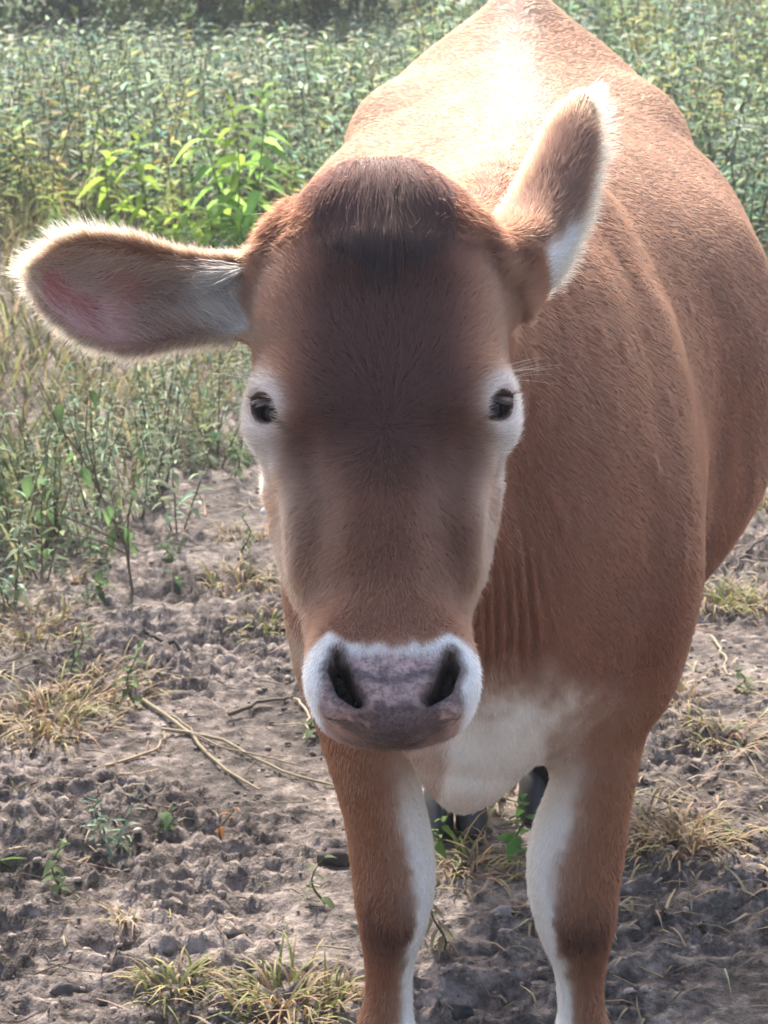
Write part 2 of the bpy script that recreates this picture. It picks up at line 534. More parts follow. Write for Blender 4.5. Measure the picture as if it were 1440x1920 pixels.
def hind(x0, xk, xh, yf):
    return [((x0, 3.93, .95), .12, .17), ((x0 + (xk - x0) * .3, 3.86, .74), .10, .15), ((xk, 3.86, .56), .062, .09), ((xk, 3.90, .44), .045, .062), ((xk, 3.86, .36), .042, .05), ((xh, 3.72, .22), .033, .038), ((xh, yf + .07, .12), .037, .042), ((xh, yf + .02, .07), .042, .046)]
HLg = hind(.08, .09, .112, 3.44)
HRg = hind(.36, .34, .268, 3.50)

PRIMS = []
CUTS = []
def setup_field():
    P = PRIMS
    P.append(trunk())
    P.append(Chain([(hw(0, .085, -.13), .092, .100), ((.02, 2.36, 1.02), .104, .135), ((.06, 2.47, .95), .135, .19), ((.10, 2.60, .88), .18, .25), ((.12, 2.74, .84), .20, .27)], k=0.09))
    P.append(head())
    # throat and jaw
    P.append(Chain([(hw(0, .33, -.13), .075, .06), (hw(0, .22, -.17), .085, .07), ((.03, 2.37, .82), .08, .10), ((.07, 2.44, .74), .09, .11)], k=0.05))
    # brisket
    P.append(Chain([((.115, 2.50, .74), .13, .12), ((.105, 2.45, .64), .088, .085), (WY(872, 1430, 2.43), .050, .055), (WY(866, 1478, 2.44), .024, .030)], k=0.06))
    P.append(Chain(FL, k=0.05)); P.append(Chain(FR, k=0.05))
    P.append(Chain(HLg, k=0.06)); P.append(Chain(HRg, k=0.06))
    # shoulder blades
    for sx in (-1, 1):
        P.append(Chain([((CXB(2.78) + sx * .085, 2.80, 1.06), .030, .06), ((CXB(2.7) + sx * .165, 2.70, .88), .040, .085), ((CXB(2.6) + sx * .18, 2.58, .70), .055, .085), ((CXB(2.6) + sx * .165, 2.64, .58), .06, .10)], k=0.05))
        P.append(Ellip((CXB(3.74) + sx * .188, 3.74, 1.042), (.060, .11, .062), k=0.10))     # hook bones
    # tail
    P.append(Chain([((CXB(4.1), 4.14, 1.22), .03, .03), ((CXB(4.2), 4.24, 1.12), .026, .026), ((CXB(4.2), 4.26, .8), .018, .018), ((CXB(4.2), 4.25, .45), .02, .02), ((CXB(4.2), 4.25, .28), .008, .008)], k=0.03))
    P.append(EAR_L); P.append(EAR_R)
    # ear bases
    P.append(Chain([(hw(-.085, .085, -.11), .040, .045), (W(455, 552, 2.285), .028, .038)], side=UPV, k=0.03))
    P.append(Chain([(hw(.085, .075, -.11), .040, .045), (W(948, 490, 2.295), .028, .044)], side=UPV, k=0.03))
    # horn-bud folds between poll and ear
    for px in (((545, 395), (487, 500)), ((868, 395), (938, 500))):
        a = hp(px[0][0], px[0][1], -.05); b = hp(px[1][0], px[1][1], -.05)
        P.append(Chain([(hw(a[0] * .96, a[1], -.060), .012, .014), (hw((a[0] + b[0]) / 2 * 1.02, (a[1] + b[1]) / 2, -.050), .013, .016), (hw(b[0] * .97, b[1], -.062), .010, .013)], side=HX, k=0.018))
    # poll ridge at the end of the forelock, brow ridges
    P.append(Chain([(hw(-.035, .085, -.0235), .02, .02), (hw(0, .078, -.0195), .02, .02), (hw(.035, .085, -.0235), .02, .02)], side=HN, k=0.035))
    for sd in (-1, 1):
        c, d, a, b = EYES[sd]
        P.append(Ellip(c - d * .001, (.0262, .0262, .0262), k=0.05))
        up = c - HA * .024 + d * .004
        P.append(Chain([(up - HX * sd * .022 + HN * .010, .012, .012), (up + d * .006, .013, .013), (up + HX * sd * .010 - HN * .014, .010, .010)], side=HA, k=0.022))
        P.append(Chain([(c + d * .016 + b * 0 + a * .022 - d * .006, .006, .006), (c + d * .0205 + HA * .0165, .0065, .0065), (c + d * .012 - a * .020 + HA * .009, .006, .006)], side=HA, k=0.012))
        # cheek bone line under the eye
        x, s = hp(560 if sd < 0 else 880, 930, -.05)
        P.append(Chain([(c + HA * .05 - HN * .012 - HX * sd * .012, .016, .016), (hw(x * .93, s + .01, -.055), .016, .016), (hw(x * .90, s + .06, -.06), .012, .012)], side=HX, k=0.03))
        # nostril wings
        x, s = hp(617 if sd < 0 else 854, 1265, 0)
        P.append(Ellip(hw(x, s, -.012), (.014, .036, .018), (HX, HA, HN), k=0.035))
    P.append(Chain([(hw(-.034, HL - .078, -.080), .024, .026), (hw(.006, HL - .066, -.075), .026, .026), (hw(.044, HL - .078, -.080), .024, .026)], side=HA, k=0.025))
    x, s = hp(740, 1290, 0)
    P.append(Ellip(hw(x, s, -.022), (.034, .040, .030), (HX, HA, HN), k=0.03))      # nose pad
    # cuts : eye openings, nostrils
    for sd in (-1, 1):
        CUTS.append(('eye', sd))
        CUTS.append(('nostril', sd))

def nostril_nodes(sd):
    pts = [(632, 1228, .0035), (634, 1258, .0085), (646, 1290, .0085), (673, 1314, .0038)] if sd < 0 else [(845, 1228, .0035), (844, 1258, .0080), (832, 1290, .0080), (803, 1312, .0035)]
    out = []
    for px, py, r in pts:
        x, s = hp(px, py, .0)
        out.append((x, s, r))
    return out

def field(Q):
    D = np.full(len(Q), 1.0)
    for p in PRIMS:
        m = (Q[:, 1] > p.lo[1]) & (Q[:, 1] < p.hi[1]) & (Q[:, 0] > p.lo[0]) & (Q[:, 0] < p.hi[0]) & (Q[:, 2] > p.lo[2]) & (Q[:, 2] < p.hi[2])
        if m.any():
            D[m] = smin(D[m], p(Q[m]), p.k)
    hm = np.sum((Q - hw(0, .28, -.03)) ** 2, axis=1) < 0.34 ** 2
    if hm.any():
        q = Q[hm]; d = D[hm]
        x, s, n = hloc(q)
        for sd in (-1, 1):
            c, dd, a, b = EYES[sd]
            r = q - c
            la = r @ a; lb = r @ b; ld = r @ dd
            am = 0.0215; bm = 0.0098
            bow = lb + sd * 0  # almond: flatter lower lid
            e = (np.abs(lb) - bm * (1 - (la / am) ** 2)) * .8
            e = smax(e, -(ld - 0.004), 0.004)
            d = smax(d, -e, 0.003)
            nn = nostril_nodes(sd)
            best = np.full(len(q), 1.0)
            for (x0, s0, r0), (x1, s1, r1) in zip(nn[:-1], nn[1:]):
                dx = x1 - x0; ds = s1 - s0; l2 = dx * dx + ds * ds
                t = np.clip(((x - x0) * dx + (s - s0) * ds) / l2, 0, 1)
                best = np.minimum(best, np.hypot(x - x0 - t * dx, s - s0 - t * ds) - (r0 + (r1 - r0) * t))
            e = smax(best + np.clip(-n - .01, 0, 1) * 0.10, -(n + .035), 0.006)
            d = smax(d, -e, 0.006)
        D[hm] = d
    return D

def build_cow_surface():
    setup_field()
    h = 0.006
    lo = np.array([-.42, 1.74, -.01]); hi = np.array([.72, 4.34, 1.33])
    n = np.ceil((hi - lo) / h).astype(int) + 1
    n = ((n + 3) // 4) * 4 + 1
    ax = [lo[i] + h * np.arange(n[i]) for i in range(3)]
    cax = [a[::4] for a in ax]
    G = np.stack(np.meshgrid(*cax, indexing='ij'), -1).reshape(-1, 3)
    Dc = field(G).reshape([len(c) for c in cax])
    act = np.abs(Dc) < 0.042
    # block active if any of its corners is
    A = act
    B = A[:-1, :-1, :-1].copy()
    for dx in (0, 1):
        for dy in (0, 1):
            for dz in (0, 1):
                B |= A[dx:A.shape[0] - 1 + dx, dy:A.shape[1] - 1 + dy, dz:A.shape[2] - 1 + dz]
    D = np.repeat(np.repeat(np.repeat(Dc, 4, 0), 4, 1), 4, 2)[:n[0], :n[1], :n[2]].astype(np.float32)
    need = np.zeros(tuple(n), bool)
    Bf = np.repeat(np.repeat(np.repeat(B, 4, 0), 4, 1), 4, 2)
    need[:-1, :-1, :-1] |= Bf
    for sl in ((slice(1, None), slice(0, -1), slice(0, -1)), (slice(0, -1), slice(1, None), slice(0, -1)), (slice(0, -1), slice(0, -1), slice(1, None)), (slice(1, None), slice(1, None), slice(1, None)), (slice(1, None), slice(1, None), slice(0, -1)), (slice(1, None), slice(0, -1), slice(1, None)), (slice(0, -1), slice(1, None), slice(1, None))):
        need[sl] |= Bf
    idx = np.argwhere(need)
    pts = lo + idx * h
    vals = np.empty(len(pts), np.float32)
    for c in range(0, len(pts), 400000):
        vals[c:c + 400000] = field(pts[c:c + 400000])
    D[idx[:, 0], idx[:, 1], idx[:, 2]] = vals
    # surface nets
    S = D < 0
    def sub(o): return S[o[0]:S.shape[0] - 1 + o[0], o[1]:S.shape[1] - 1 + o[1], o[2]:S.shape[2] - 1 + o[2]]
    cnt = np.zeros(tuple(np.array(S.shape) - 1), np.uint8)
    offs = [(i, j, k) for i in (0, 1) for j in (0, 1) for k in (0, 1)]
    for o in offs: cnt += sub(o)
    cells = np.argwhere((cnt > 0) & (cnt < 8))
    vid = np.full(cnt.shape, -1, np.int32)
    vid[cells[:, 0], cells[:, 1], cells[:, 2]] = np.arange(len(cells))
    cv = {o: D[cells[:, 0] + o[0], cells[:, 1] + o[1], cells[:, 2] + o[2]] for o in offs}
    acc = np.zeros((len(cells), 3)); num = np.zeros(len(cells))
    for o in offs:
        for axn in range(3):
            if o[axn] == 0:
                o2 = list(o); o2[axn] = 1; o2 = tuple(o2)
                a = cv[o]; b = cv[o2]
                x = (a < 0) != (b < 0)
                t = np.where(x, a / np.where(x, a - b, 1), 0)
                p = np.tile(np.array(o, float), (len(cells), 1)); p[:, axn] = t
                acc[x] += p[x]; num[x] += 1
    V = lo + (cells + acc / num[:, None]) * h
    Q = []
    for axn in range(3):
        sl0 = [slice(None)] * 3; sl1 = [slice(None)] * 3
        sl0[axn] = slice(0, -1); sl1[axn] = slice(1, None)
        a = S[tuple(sl0)]; b = S[tuple(sl1)]
        e = np.argwhere(a != b)
        o1, o2 = [(1, 2), (2, 0), (0, 1)][axn]
        e = e[(e[:, o1] > 0) & (e[:, o2] > 0) & (e[:, o1] < S.shape[o1] - 1) & (e[:, o2] < S.shape[o2] - 1)]
        inside = S[e[:, 0], e[:, 1], e[:, 2]]
        def cid(d1, d2):
            c = e.copy(); c[:, o1] -= d1; c[:, o2] -= d2
            return vid[c[:, 0], c[:, 1], c[:, 2]]
        q = np.stack([cid(1, 1), cid(0, 1), cid(0, 0), cid(1, 0)], 1)
        q[~inside] = q[~inside][:, ::-1]
        Q.append(q)
    Q = np.concatenate(Q)
    return V, Q

def project(V, it=2, eps=0.0012, lim=0.004):
    T = np.array([[1, -1, -1], [-1, -1, 1], [-1, 1, -1], [1, 1, 1]], float)
    for _ in range(it):
        g = np.zeros_like(V); f0 = np.zeros(len(V))
        for t in T:
            f = np.concatenate([field((V + eps * t)[c:c + 300000]) for c in range(0, len(V), 300000)])
            g += f[:, None] * t; f0 += f * 0.25
        g /= 4 * eps
        gl = np.maximum((g * g).sum(1), 0.15)
        st = -(f0 / gl)[:, None] * g
        l = np.linalg.norm(st, axis=1, keepdims=True)
        st *= np.minimum(1, lim / np.maximum(l, 1e-9))
        V = V + st
    return V

def refine(me, mask_fn):
    bm = bmesh.new(); bm.from_mesh(me)
    co = np.array([v.co for v in bm.verts])
    m = mask_fn(co)
    ed = [e for e in bm.edges if m[e.verts[0].index] and m[e.verts[1].index]]
    bmesh.ops.subdivide_edges(bm, edges=ed, cuts=1, use_grid_fill=True)
    bm.to_mesh(me); bm.free()

def get_co(me):
    a = np.empty(len(me.vertices) * 3, np.float32); me.vertices.foreach_get('co', a)
    return a.reshape(-1, 3).astype(float)
def set_co(me, V):
    me.vertices.foreach_set('co', np.ascontiguousarray(V, np.float32).ravel()); me.update()

def lerp(a, b, t): return a + (np.asarray(b) - a) * t[:, None]

def coat_color(V, N):
    """coat pattern of the animal (base colour) from its own anatomy"""
    n1 = fbm(V, 9.0, 3, 0.5, 101); n2 = fbm(V, 45.0, 3, 0.55, 131); n3 = fbm(V, 120.0, 2, .6, 151)
    C = np.tile(np.array([.300, .148, .092]), (len(V), 1))
    # trunk : redder below, paler fawn on the back
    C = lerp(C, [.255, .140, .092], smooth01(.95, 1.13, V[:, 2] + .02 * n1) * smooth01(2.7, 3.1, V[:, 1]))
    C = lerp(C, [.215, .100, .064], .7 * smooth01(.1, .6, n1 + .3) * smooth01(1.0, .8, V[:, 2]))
    st_ = fbm(np.stack([V[:, 0] * 1.0, V[:, 1] * .8 + V[:, 2] * .25, V[:, 2] * .22], 1), 26, 3, .55, 171)
    C = C * (1 + .38 * st_ * smooth01(2.4, 2.6, V[:, 1]))[:, None]
    cx = CXB(V[:, 1])
    sp = np.exp(-((V[:, 0] - cx) / (.035 + .012 * n1)) ** 2) * smooth01(2.85, 3.2, V[:, 1]) * smooth01(1.08, 1.13, V[:, 2])
    C = lerp(C, [.50, .38, .31], sp * (0.5 + .5 * n2))
    # reddish neck crest
    cr = smooth01(1.05, 1.12, V[:, 2]) * smooth01(2.72, 2.6, V[:, 1] + .03 * n1) * smooth01(2.2, 2.3, V[:, 1])
    C = lerp(C, [.27, .105, .065], cr)
    # hook bone greyer
    # white brisket and under-chest
    x = V[:, 0]; y = V[:, 1]; z = V[:, 2]
    wl = .635 + .03 * n1 + .022 * n2 + .010 * n3 - .10 * smooth01(.16, .30, x)
    front = smooth01(2.80, 2.66, y)
    wb = smooth01(wl + .045, wl - .055, z) * front * smooth01(.27, .17, np.abs(x - .115) + .012 * n2) * smooth01(.30, .40, z)
    C = lerp(C, [.66, .57, .48], wb)
    C = lerp(C, [.70, .55, .45], smooth01(.60, .46, z) * smooth01(2.85, 2.95, y) * smooth01(.12, .0, np.abs(x - cx)) * .6)
    # fore legs : brown outside, white inside, dark knee patch
    low = smooth01(.60, .50, z) * smooth01(2.86, 2.76, y)
    for nodes, sd in ((FL, -1), (FR, 1)):
        zz = np.array([p[0][2] for p in nodes]); o = np.argsort(zz)
        lx = np.interp(z, zz[o], np.array([p[0][0] for p in nodes])[o])
        lr = np.interp(z, zz[o], np.array([p[1] for p in nodes])[o])
        near = smooth01(1.45, 1.15, np.abs(x - lx) / lr) * low
        f = (x - lx) / lr * sd            # +1 outside, -1 inside
        brown = np.array([.30, .150, .085])
        C = C * (1 - near[:, None]) + brown * near[:, None]
        C = lerp(C, [.42, .27, .19], near * smooth01(.25, -.35, f + .25 * n2) * .75)
        C = lerp(C, [.25, .105, .055], near * smooth01(.45, .85, f + .1 * n1) * .7)
        inn = smooth01(-.18, -.80, f + .16 * n2 + .12 * n1 + .10 * n3)
        C = lerp(C, [.76, .71, .66], near * inn * (.35 + .65 * smooth01(.50, .36, z)))
        kz = np.array([p[0][2] for p in nodes])[7 if sd < 0 else 8]
        kn = np.exp(-((z - kz + .012 + .012 * n2 + .012 * n3) / .040) ** 2) * smooth01(-.75, -.35, f + .1 * n2 + .2 * n3) * smooth01(1.1, .6, f)
        C = lerp(C, [.085, .036, .022], near * kn * .95 * smooth01(2.62, 2.58, y))
    # hind lower legs dark
    hd = smooth01(.42, .30, z) * smooth01(3.2, 3.3, y)
    C = lerp(C, [.035, .030, .028], hd)
    # ---- head
    hx, hs, hn = hloc(V)
    fx = np.abs(hx)
    hd = smooth01(-.22, -.16, hn) * smooth01(-.10, -.06, hs) * smooth01(.75, .6, hs) * smooth01(.155, .14, fx) * smooth01(2.42, 2.32, y)
    H = np.tile(np.array([.270, .150, .104]), (len(V), 1))
    H = lerp(H, [.110, .056, .048], smooth01(.092, .045, fx + .012 * n1 + .02 * smooth01(.26, .33, hs)) * smooth01(.0, .10, hs) * smooth01(.36, .24, hs + .02 * n1))
    H = lerp(H, [.078, .042, .038], .6 * np.exp(-(fx / .06) ** 2) * smooth01(.06, .16, hs) * smooth01(.30, .22, hs))
    H = lerp(H, [.33, .215, .155], smooth01(.075, .11, fx + .01 * n1) * smooth01(.05, .1, hs) * smooth01(.36, .30, hs) * .55)
    # red-brown poll
    H = lerp(H, [.150, .060, .038], smooth01(.085, .02, hs + .01 * n1))
    H = lerp(H, [.17, .085, .055], smooth01(.10, .05, hs) * smooth01(.05, .09, fx) * .7)
    # pale rings round the eyes
    for sd in (-1, 1):
        c, d, a, b = EYES[sd]
        r = V - c
        vv = r @ HA * .90 - r @ HX * sd * .42; uu = r @ HX * sd * .90 + r @ HA * .42
        e = np.sqrt(((uu - .020) / .027) ** 2 + ((vv + .006) / .056) ** 2)
        up = r @ HA
        ring = smooth01(1.35, .60, e + .12 * n1 + .08 * n2) * smooth01(.0, .02, r @ (HX * sd) * .6 + .022)
        H = lerp(H, [.64, .53, .46], ring * .9)
        H = lerp(H, [.42, .27, .19], smooth01(.05, .10, up) * smooth01(.20, .12, up) * smooth01(.045, .02, np.abs(r @ HX + sd * .018 + sd * .10 * 0)) * .55)
        la = r @ a; lb = r @ b; ld = r @ d
        k = np.abs(lb) / np.maximum(.0128 * (1 - (la / .0255) ** 2), .001)
        lid = smooth01(1.14, .96, k) * smooth01(.004, .010, ld)
        H = lerp(H, [.045, .028, .024], lid * .92)
    # nose bridge and cheeks
    H = lerp(H, [.360, .215, .152], smooth01(.30, .40, hs) * smooth01(.08, .03, fx) * .8)
    H = lerp(H, [.47, .33, .245], smooth01(.28, .36, hs) * smooth01(.062, .088, fx + .008 * n1) * .75)
    blot = smooth01(.05, .5, n1) * smooth01(.30, .36, hs) * smooth01(.47, .42, hs)
    H = lerp(H, [.19, .100, .066], blot * .7 * smooth01(.10, .06, fx))
    for (px, py, sx, sy, col, k) in ((563, 815, .013, .040, [.120, .062, .046], .75), (612, 850, .007, .034, [.36, .235, .175], .55), (548, 880, .020, .030, [.50, .37, .29], .75),
                                     (586, 1005, .020, .026, [.185, .095, .060], .65), (640, 1120, .030, .022, [.27, .14, .085], .45), (505, 560, .020, .05, [.34, .215, .155], .5), (520, 980, .012, .05, [.50, .36, .27], .6)):
        mx_, ms_ = hp(px, py); mx_ = abs(mx_ - .001)
        H = lerp(H, col, k * np.exp(-((fx + .006 * n1 - mx_) / sx) ** 2 - ((hs + .010 * n1 - ms_) / sy) ** 2))
    # white muzzle band : top edge from the photograph in head coordinates
    s_mid = hp(728, 1216)[1]; s_side = hp(620, 1190)[1]; s_far = hp(572, 1225)[1]
    edge = np.interp(fx, [0, .03, .052, .068, .09], [s_mid, s_mid - .006, s_side - .002, s_side + .012, s_far + .01])
    wht = smooth01(-.008, .008, hs - edge + .006 * n2 + .006 * n3)
    H = lerp(H, [.78, .76, .73], wht)
    # nose pad : mauve grey with dark mottling
    s_pt = hp(735, 1225)[1]; s_pb = hp(735, 1330)[1]
    half = np.interp(hs, [s_pt - .03, s_pt, s_pt + .02, s_pb - .005, s_pb + .02, s_pb + .05], [.0, .048, .056, .063, .058, .050])
    pad = smooth01(.008, -.006, fx - half + .004 * n2) * smooth01(s_pt - .012, s_pt + .010, hs + .004 * n1 + .004 * n2)
    padc = np.tile(np.array([.43, .305, .285]), (len(V), 1))
    padc = lerp(padc, [.50, .44, .43], smooth01(s_pt + .012, s_pt - .006, hs + .006 * n2))
    padc = lerp(padc, [.085, .058, .062], .85 * smooth01(.0, .35, n2 + .9 * smooth01(s_pb - .035, s_pb + .03, hs) - .25))
    crease = np.exp(-((hs - (s_pt + .018 + .010 * np.exp(-(fx / .025) ** 2))) / .0045) ** 2) * smooth01(.05, .03, fx)
    padc = lerp(padc, [.10, .070, .082], crease * .8)  # bluish shade along the pad crease, painted into the colour
    H = H * (1 - pad[:, None]) + padc * pad[:, None]
    wing = 0
    for sd in (-1, 1):
        nn = nostril_nodes(sd)
        best = np.full(len(V), 1.0)
        for (x0, s0, r0), (x1, s1, r1) in zip(nn[:-1], nn[1:]):
            dx = x1 - x0; ds = s1 - s0; l2 = dx * dx + ds * ds
            t = np.clip(((hx - x0) * dx + (hs - s0) * ds) / l2, 0, 1)
            best = np.minimum(best, np.hypot(hx - x0 - t * dx, hs - s0 - t * ds) - (r0 + (r1 - r0) * t))
        H = lerp(H, [.10, .070, .070], smooth01(.010, .0, best + .003 * n2) * .85)  # mottled dark skin plus soft shading round the nostril, painted on
        H = lerp(H, [.022, .014, .014], smooth01(.0005, -.003, best) * smooth01(-.006, -.012, hn))  # shade deep inside the nostril, put into the colour
    lip = smooth01(s_pb + .006, s_pb + .022, hs + .004 * n2) * smooth01(.075, .055, fx)
    H = lerp(H, [.060, .042, .042], lip * .9)
    C = C * (1 - hd[:, None]) + H * hd[:, None]
    # ---- ears
    for E, sd in ((EAR_L, -1), (EAR_R, 1)):
        a, b, c = E.loc(V)
        m, w = E.sheet(a)
        f = (b - m) / w
        inside = (c - E.c0(a, b))
        on = smooth01(-.002, .012, a) * smooth01(1.35, 1.15, np.abs(f)) * smooth01(.05, .03, np.abs(inside)) * smooth01(E.L * 1.1, E.L * 1.03, a)
        if sd < 0:
            col = np.tile(np.array([.34, .20, .135]), (len(V), 1))                 # back
            inn = smooth01(-.001, .002, inside)
            ic = np.tile(np.array([.42, .29, .25]), (len(V), 1))
            pink = smooth01(.25, -.25, f + .25 * n1) * smooth01(E.L * .35, E.L * .6, a)
            ic = lerp(ic, [.68, .36, .34], pink * .85)  # pink ear skin, with sun glowing through the ear put into the colour
            red = smooth01(.15, .4, fbm(V, 22, 2, .5, 55)) * smooth01(.9, .5, np.abs(f)) * smooth01(E.L * .3, E.L * .5, a)
            ic = lerp(ic, [.48, .12, .12], red * .75)  # red spots: backlight through the ear, painted as colour
            ic = lerp(ic, [.20, .125, .100], smooth01(E.L * .62, E.L * .40, a) * smooth01(E.L * .12, E.L * .32, a) * .6)
            ic = lerp(ic, [.70, .60, .52], smooth01(E.L * .22, E.L * .04, a) * .85)
            col = col * (1 - inn[:, None]) + ic * inn[:, None]
            col = lerp(col, [.46, .33, .22], smooth01(.78, .98, np.abs(f)) * .85)
            col = lerp(col, [.50, .37, .25], smooth01(E.L * .90, E.L * .98, a))
            col = lerp(col, [.33, .19, .12], smooth01(.25, .75, f) * inn * .8)
        else:
            col = np.tile(np.array([.125, .080, .064]), (len(V), 1))
            col = lerp(col, [.45, .31, .22], smooth01(.45, .9, f))
            col = lerp(col, [.62, .47, .34], smooth01(-.70, -.95, f))
            col = lerp(col, [.50, .34, .23], smooth01(E.L * .72, E.L * .93, a))
            col = lerp(col, [.78, .73, .68], smooth01(-.50, -.85, f + .1 * n2) * smooth01(E.L * .36, E.L * .18, a))
            col = lerp(col, [.30, .16, .105], smooth01(E.L * .22, E.L * .06, a) * smooth01(-.5, -.2, f))
        C = C * (1 - on[:, None]) + col * on[:, None]
    C = C * (1 + .10 * n2[:, None]) * (1 + .06 * n1[:, None])
    return np.clip(C, .01, .85)

def build_cow():
    V, Q = build_cow_surface()
    me = fast_mesh('body', V, Q, 4)
    refine(me, lambda c: (np.sum((c - hw(0, .27, -.04)) ** 2, 1) < .38 ** 2) & (hloc(c)[2] > -.17) | (EAR_L.loc(c)[0] > 0) & (c[:, 1] < 2.5) & (c[:, 0] < -.1) & (c[:, 2] > .9) & (c[:, 0] < EAR_L.o[0]))
    refine(me, lambda c: np.minimum.reduce([np.sum((c - EYES[s][0] - EYES[s][1] * .01) ** 2, 1) for s in (-1, 1)] + [np.sum((c - hw(nn[0], nn[1], -.008)) ** 2, 1) * 1.2 for s in (-1, 1) for nn in nostril_nodes(s)[1:3]]) < .034 ** 2)
    def neckmask(c): return (c[:, 1] < 2.62) & (c[:, 1] > 2.2) & (c[:, 0] > .06) & (c[:, 0] < .24) & (c[:, 2] > .58) & (c[:, 2] < 1.02) & (hloc(c)[2] < -.12)
    refine(me, neckmask)
    V = project(get_co(me), 2)
    set_co(me, V)
    N = np.empty(len(me.vertices) * 3, np.float32); me.vertex_normals.foreach_get('vector', N); N = N.reshape(-1, 3)
    wm = smooth01(.07, .10, V[:, 0]) * smooth01(.205, .15, V[:, 0]) * smooth01(.60, .70, V[:, 2]) * smooth01(.98, .88, V[:, 2]) * smooth01(2.66, 2.56, V[:, 1]) * smooth01(-.12, -.16, hloc(V)[2])
    ph = V[:, 0] * 1.0 + .16 * (V[:, 2] - .8) + .022 * fbm(V * np.array([1, 1, .4]), 9, 3, .5, 610)
    wm = wm * smooth01(-.35, .35, fbm(V * np.array([1, 1, .5]), 14, 2, .5, 612))
    rl = np.random.default_rng(3)
    for q in range(46):
        px = 985 + 420 * rl.random(); py = 560 + 520 * rl.random()
        c0 = W(px, py, 2.6); r_ = unit((c0 - CAMP)[None])[0]
        t = (V - CAMP) @ r_; dd = np.linalg.norm(V - CAMP - t[:, None] * r_, axis=1)
        cand = np.where((dd < .012) & (N @ r_ < -.2) & (t > 2.3))[0]
        if len(cand) == 0: continue
        c0 = V[cand[np.argmin(t[cand])]]
        e = V - c0
        V = V + N * ((.0012 + .0018 * rl.random()) * np.exp(-((e[:, 0] / .006) ** 2 + (e[:, 1] / .008) ** 2 + ((e[:, 2] + .5 * e[:, 0]) / .011) ** 2)))[:, None]
    V = V + N * (wm * .0036 * np.sin(ph * 2 * math.pi / .0135))[:, None]
    set_co(me, V)
    me.validate()
    N = np.empty(len(me.vertices) * 3, np.float32); me.vertex_normals.foreach_get('vector', N); N = N.reshape(-1, 3)
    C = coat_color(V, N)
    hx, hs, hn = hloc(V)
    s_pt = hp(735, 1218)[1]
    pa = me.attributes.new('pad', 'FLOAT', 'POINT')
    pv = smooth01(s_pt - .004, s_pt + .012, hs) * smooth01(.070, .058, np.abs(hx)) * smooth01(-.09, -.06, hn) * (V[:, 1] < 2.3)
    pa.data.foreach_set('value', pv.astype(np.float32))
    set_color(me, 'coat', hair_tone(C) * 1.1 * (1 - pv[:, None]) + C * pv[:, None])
    m, nt, b = new_mat('cow_hide')
    at = nt.nodes.new('ShaderNodeAttribute'); at.attribute_name = 'coat'
    nt.links.new(at.outputs['Color'], b.inputs['Base Color'])
    N_ = nt.nodes; L_ = nt.links
    pd = N_.new('ShaderNodeAttribute'); pd.attribute_name = 'pad'
    tc = N_.new('ShaderNodeTexCoord')
    nz = N_.new('ShaderNodeTexNoise'); nz.inputs['Scale'].default_value = 210; nz.inputs['Detail'].default_value = 5; nz.inputs['Roughness'].default_value = .65
    vo = N_.new('ShaderNodeTexVoronoi'); vo.inputs['Scale'].default_value = 330
    L_.new(tc.outputs['Object'], nz.inputs['Vector']); L_.new(tc.outputs['Object'], vo.inputs['Vector'])
    rp = N_.new('ShaderNodeValToRGB'); rp.color_ramp.elements[0].position = .40; rp.color_ramp.elements[0].color = (.58, .54, .55, 1); rp.color_ramp.elements[1].position = .60; rp.color_ramp.elements[1].color = (1.15, 1.1, 1.08, 1)
    L_.new(nz.outputs[0], rp.inputs[0])
    mp = N_.new('ShaderNodeMix'); mp.data_type = 'RGBA'; mp.blend_type = 'MULTIPLY'
    L_.new(pd.outputs['Fac'], mp.inputs[0]); L_.new(at.outputs['Color'], mp.inputs[6]); L_.new(rp.outputs[0], mp.inputs[7])
    L_.new(mp.outputs[2], b.inputs['Base Color'])
    mr = N_.new('ShaderNodeMapRange'); mr.inputs['To Min'].default_value = .75; mr.inputs['To Max'].default_value = .42
    L_.new(pd.outputs['Fac'], mr.inputs[0]); L_.new(mr.outputs[0], b.inputs['Roughness'])
    b.inputs['Specular IOR Level'].default_value = 0.3
    bp = N_.new('ShaderNodeBump'); bp.inputs['Distance'].default_value = .0012
    L_.new(pd.outputs['Fac'], bp.inputs['Strength']); L_.new(vo.outputs[0], bp.inputs['Height']); L_.new(bp.outputs[0], b.inputs['Normal'])
    root = empty('cow', (CXB(2.6), 3.1, 0))
    tag(root, 'fawn brown cow with white muzzle and brisket facing the camera', 'cow')
    body = me_obj('body', me, m, root)
    body.matrix_parent_inverse = Matrix.Translation((-root.location.x, -root.location.y, 0))
    return root, body, V, N, C


# ------------------------------------------------------------------ fur
def hair_mat(name, rough=0.58, tint=1.0):
    m = bpy.data.materials.new(name); m.use_nodes = True
    nt = m.node_tree
    for n_ in list(nt.nodes): nt.nodes.remove(n_)
    out = nt.nodes.new('ShaderNodeOutputMaterial')
    h = nt.nodes.new('ShaderNodeBsdfHairPrincipled')
    h.model = 'CHIANG'; h.parametrization = 'COLOR'
    h.inputs['Roughness'].default_value = rough
    h.inputs['Radial Roughness'].default_value = 0.8
    h.inputs['Coat'].default_value = 0.0
    h.inputs['Random Roughness'].default_value = 0.2
    at = nt.nodes.new('ShaderNodeAttribute'); at.attribute_name = 'coat'
    nt.links.new(at.outputs['Color'], h.inputs['Color'])
    nt.links.new(h.outputs[0], out.inputs['Surface'])
    return m

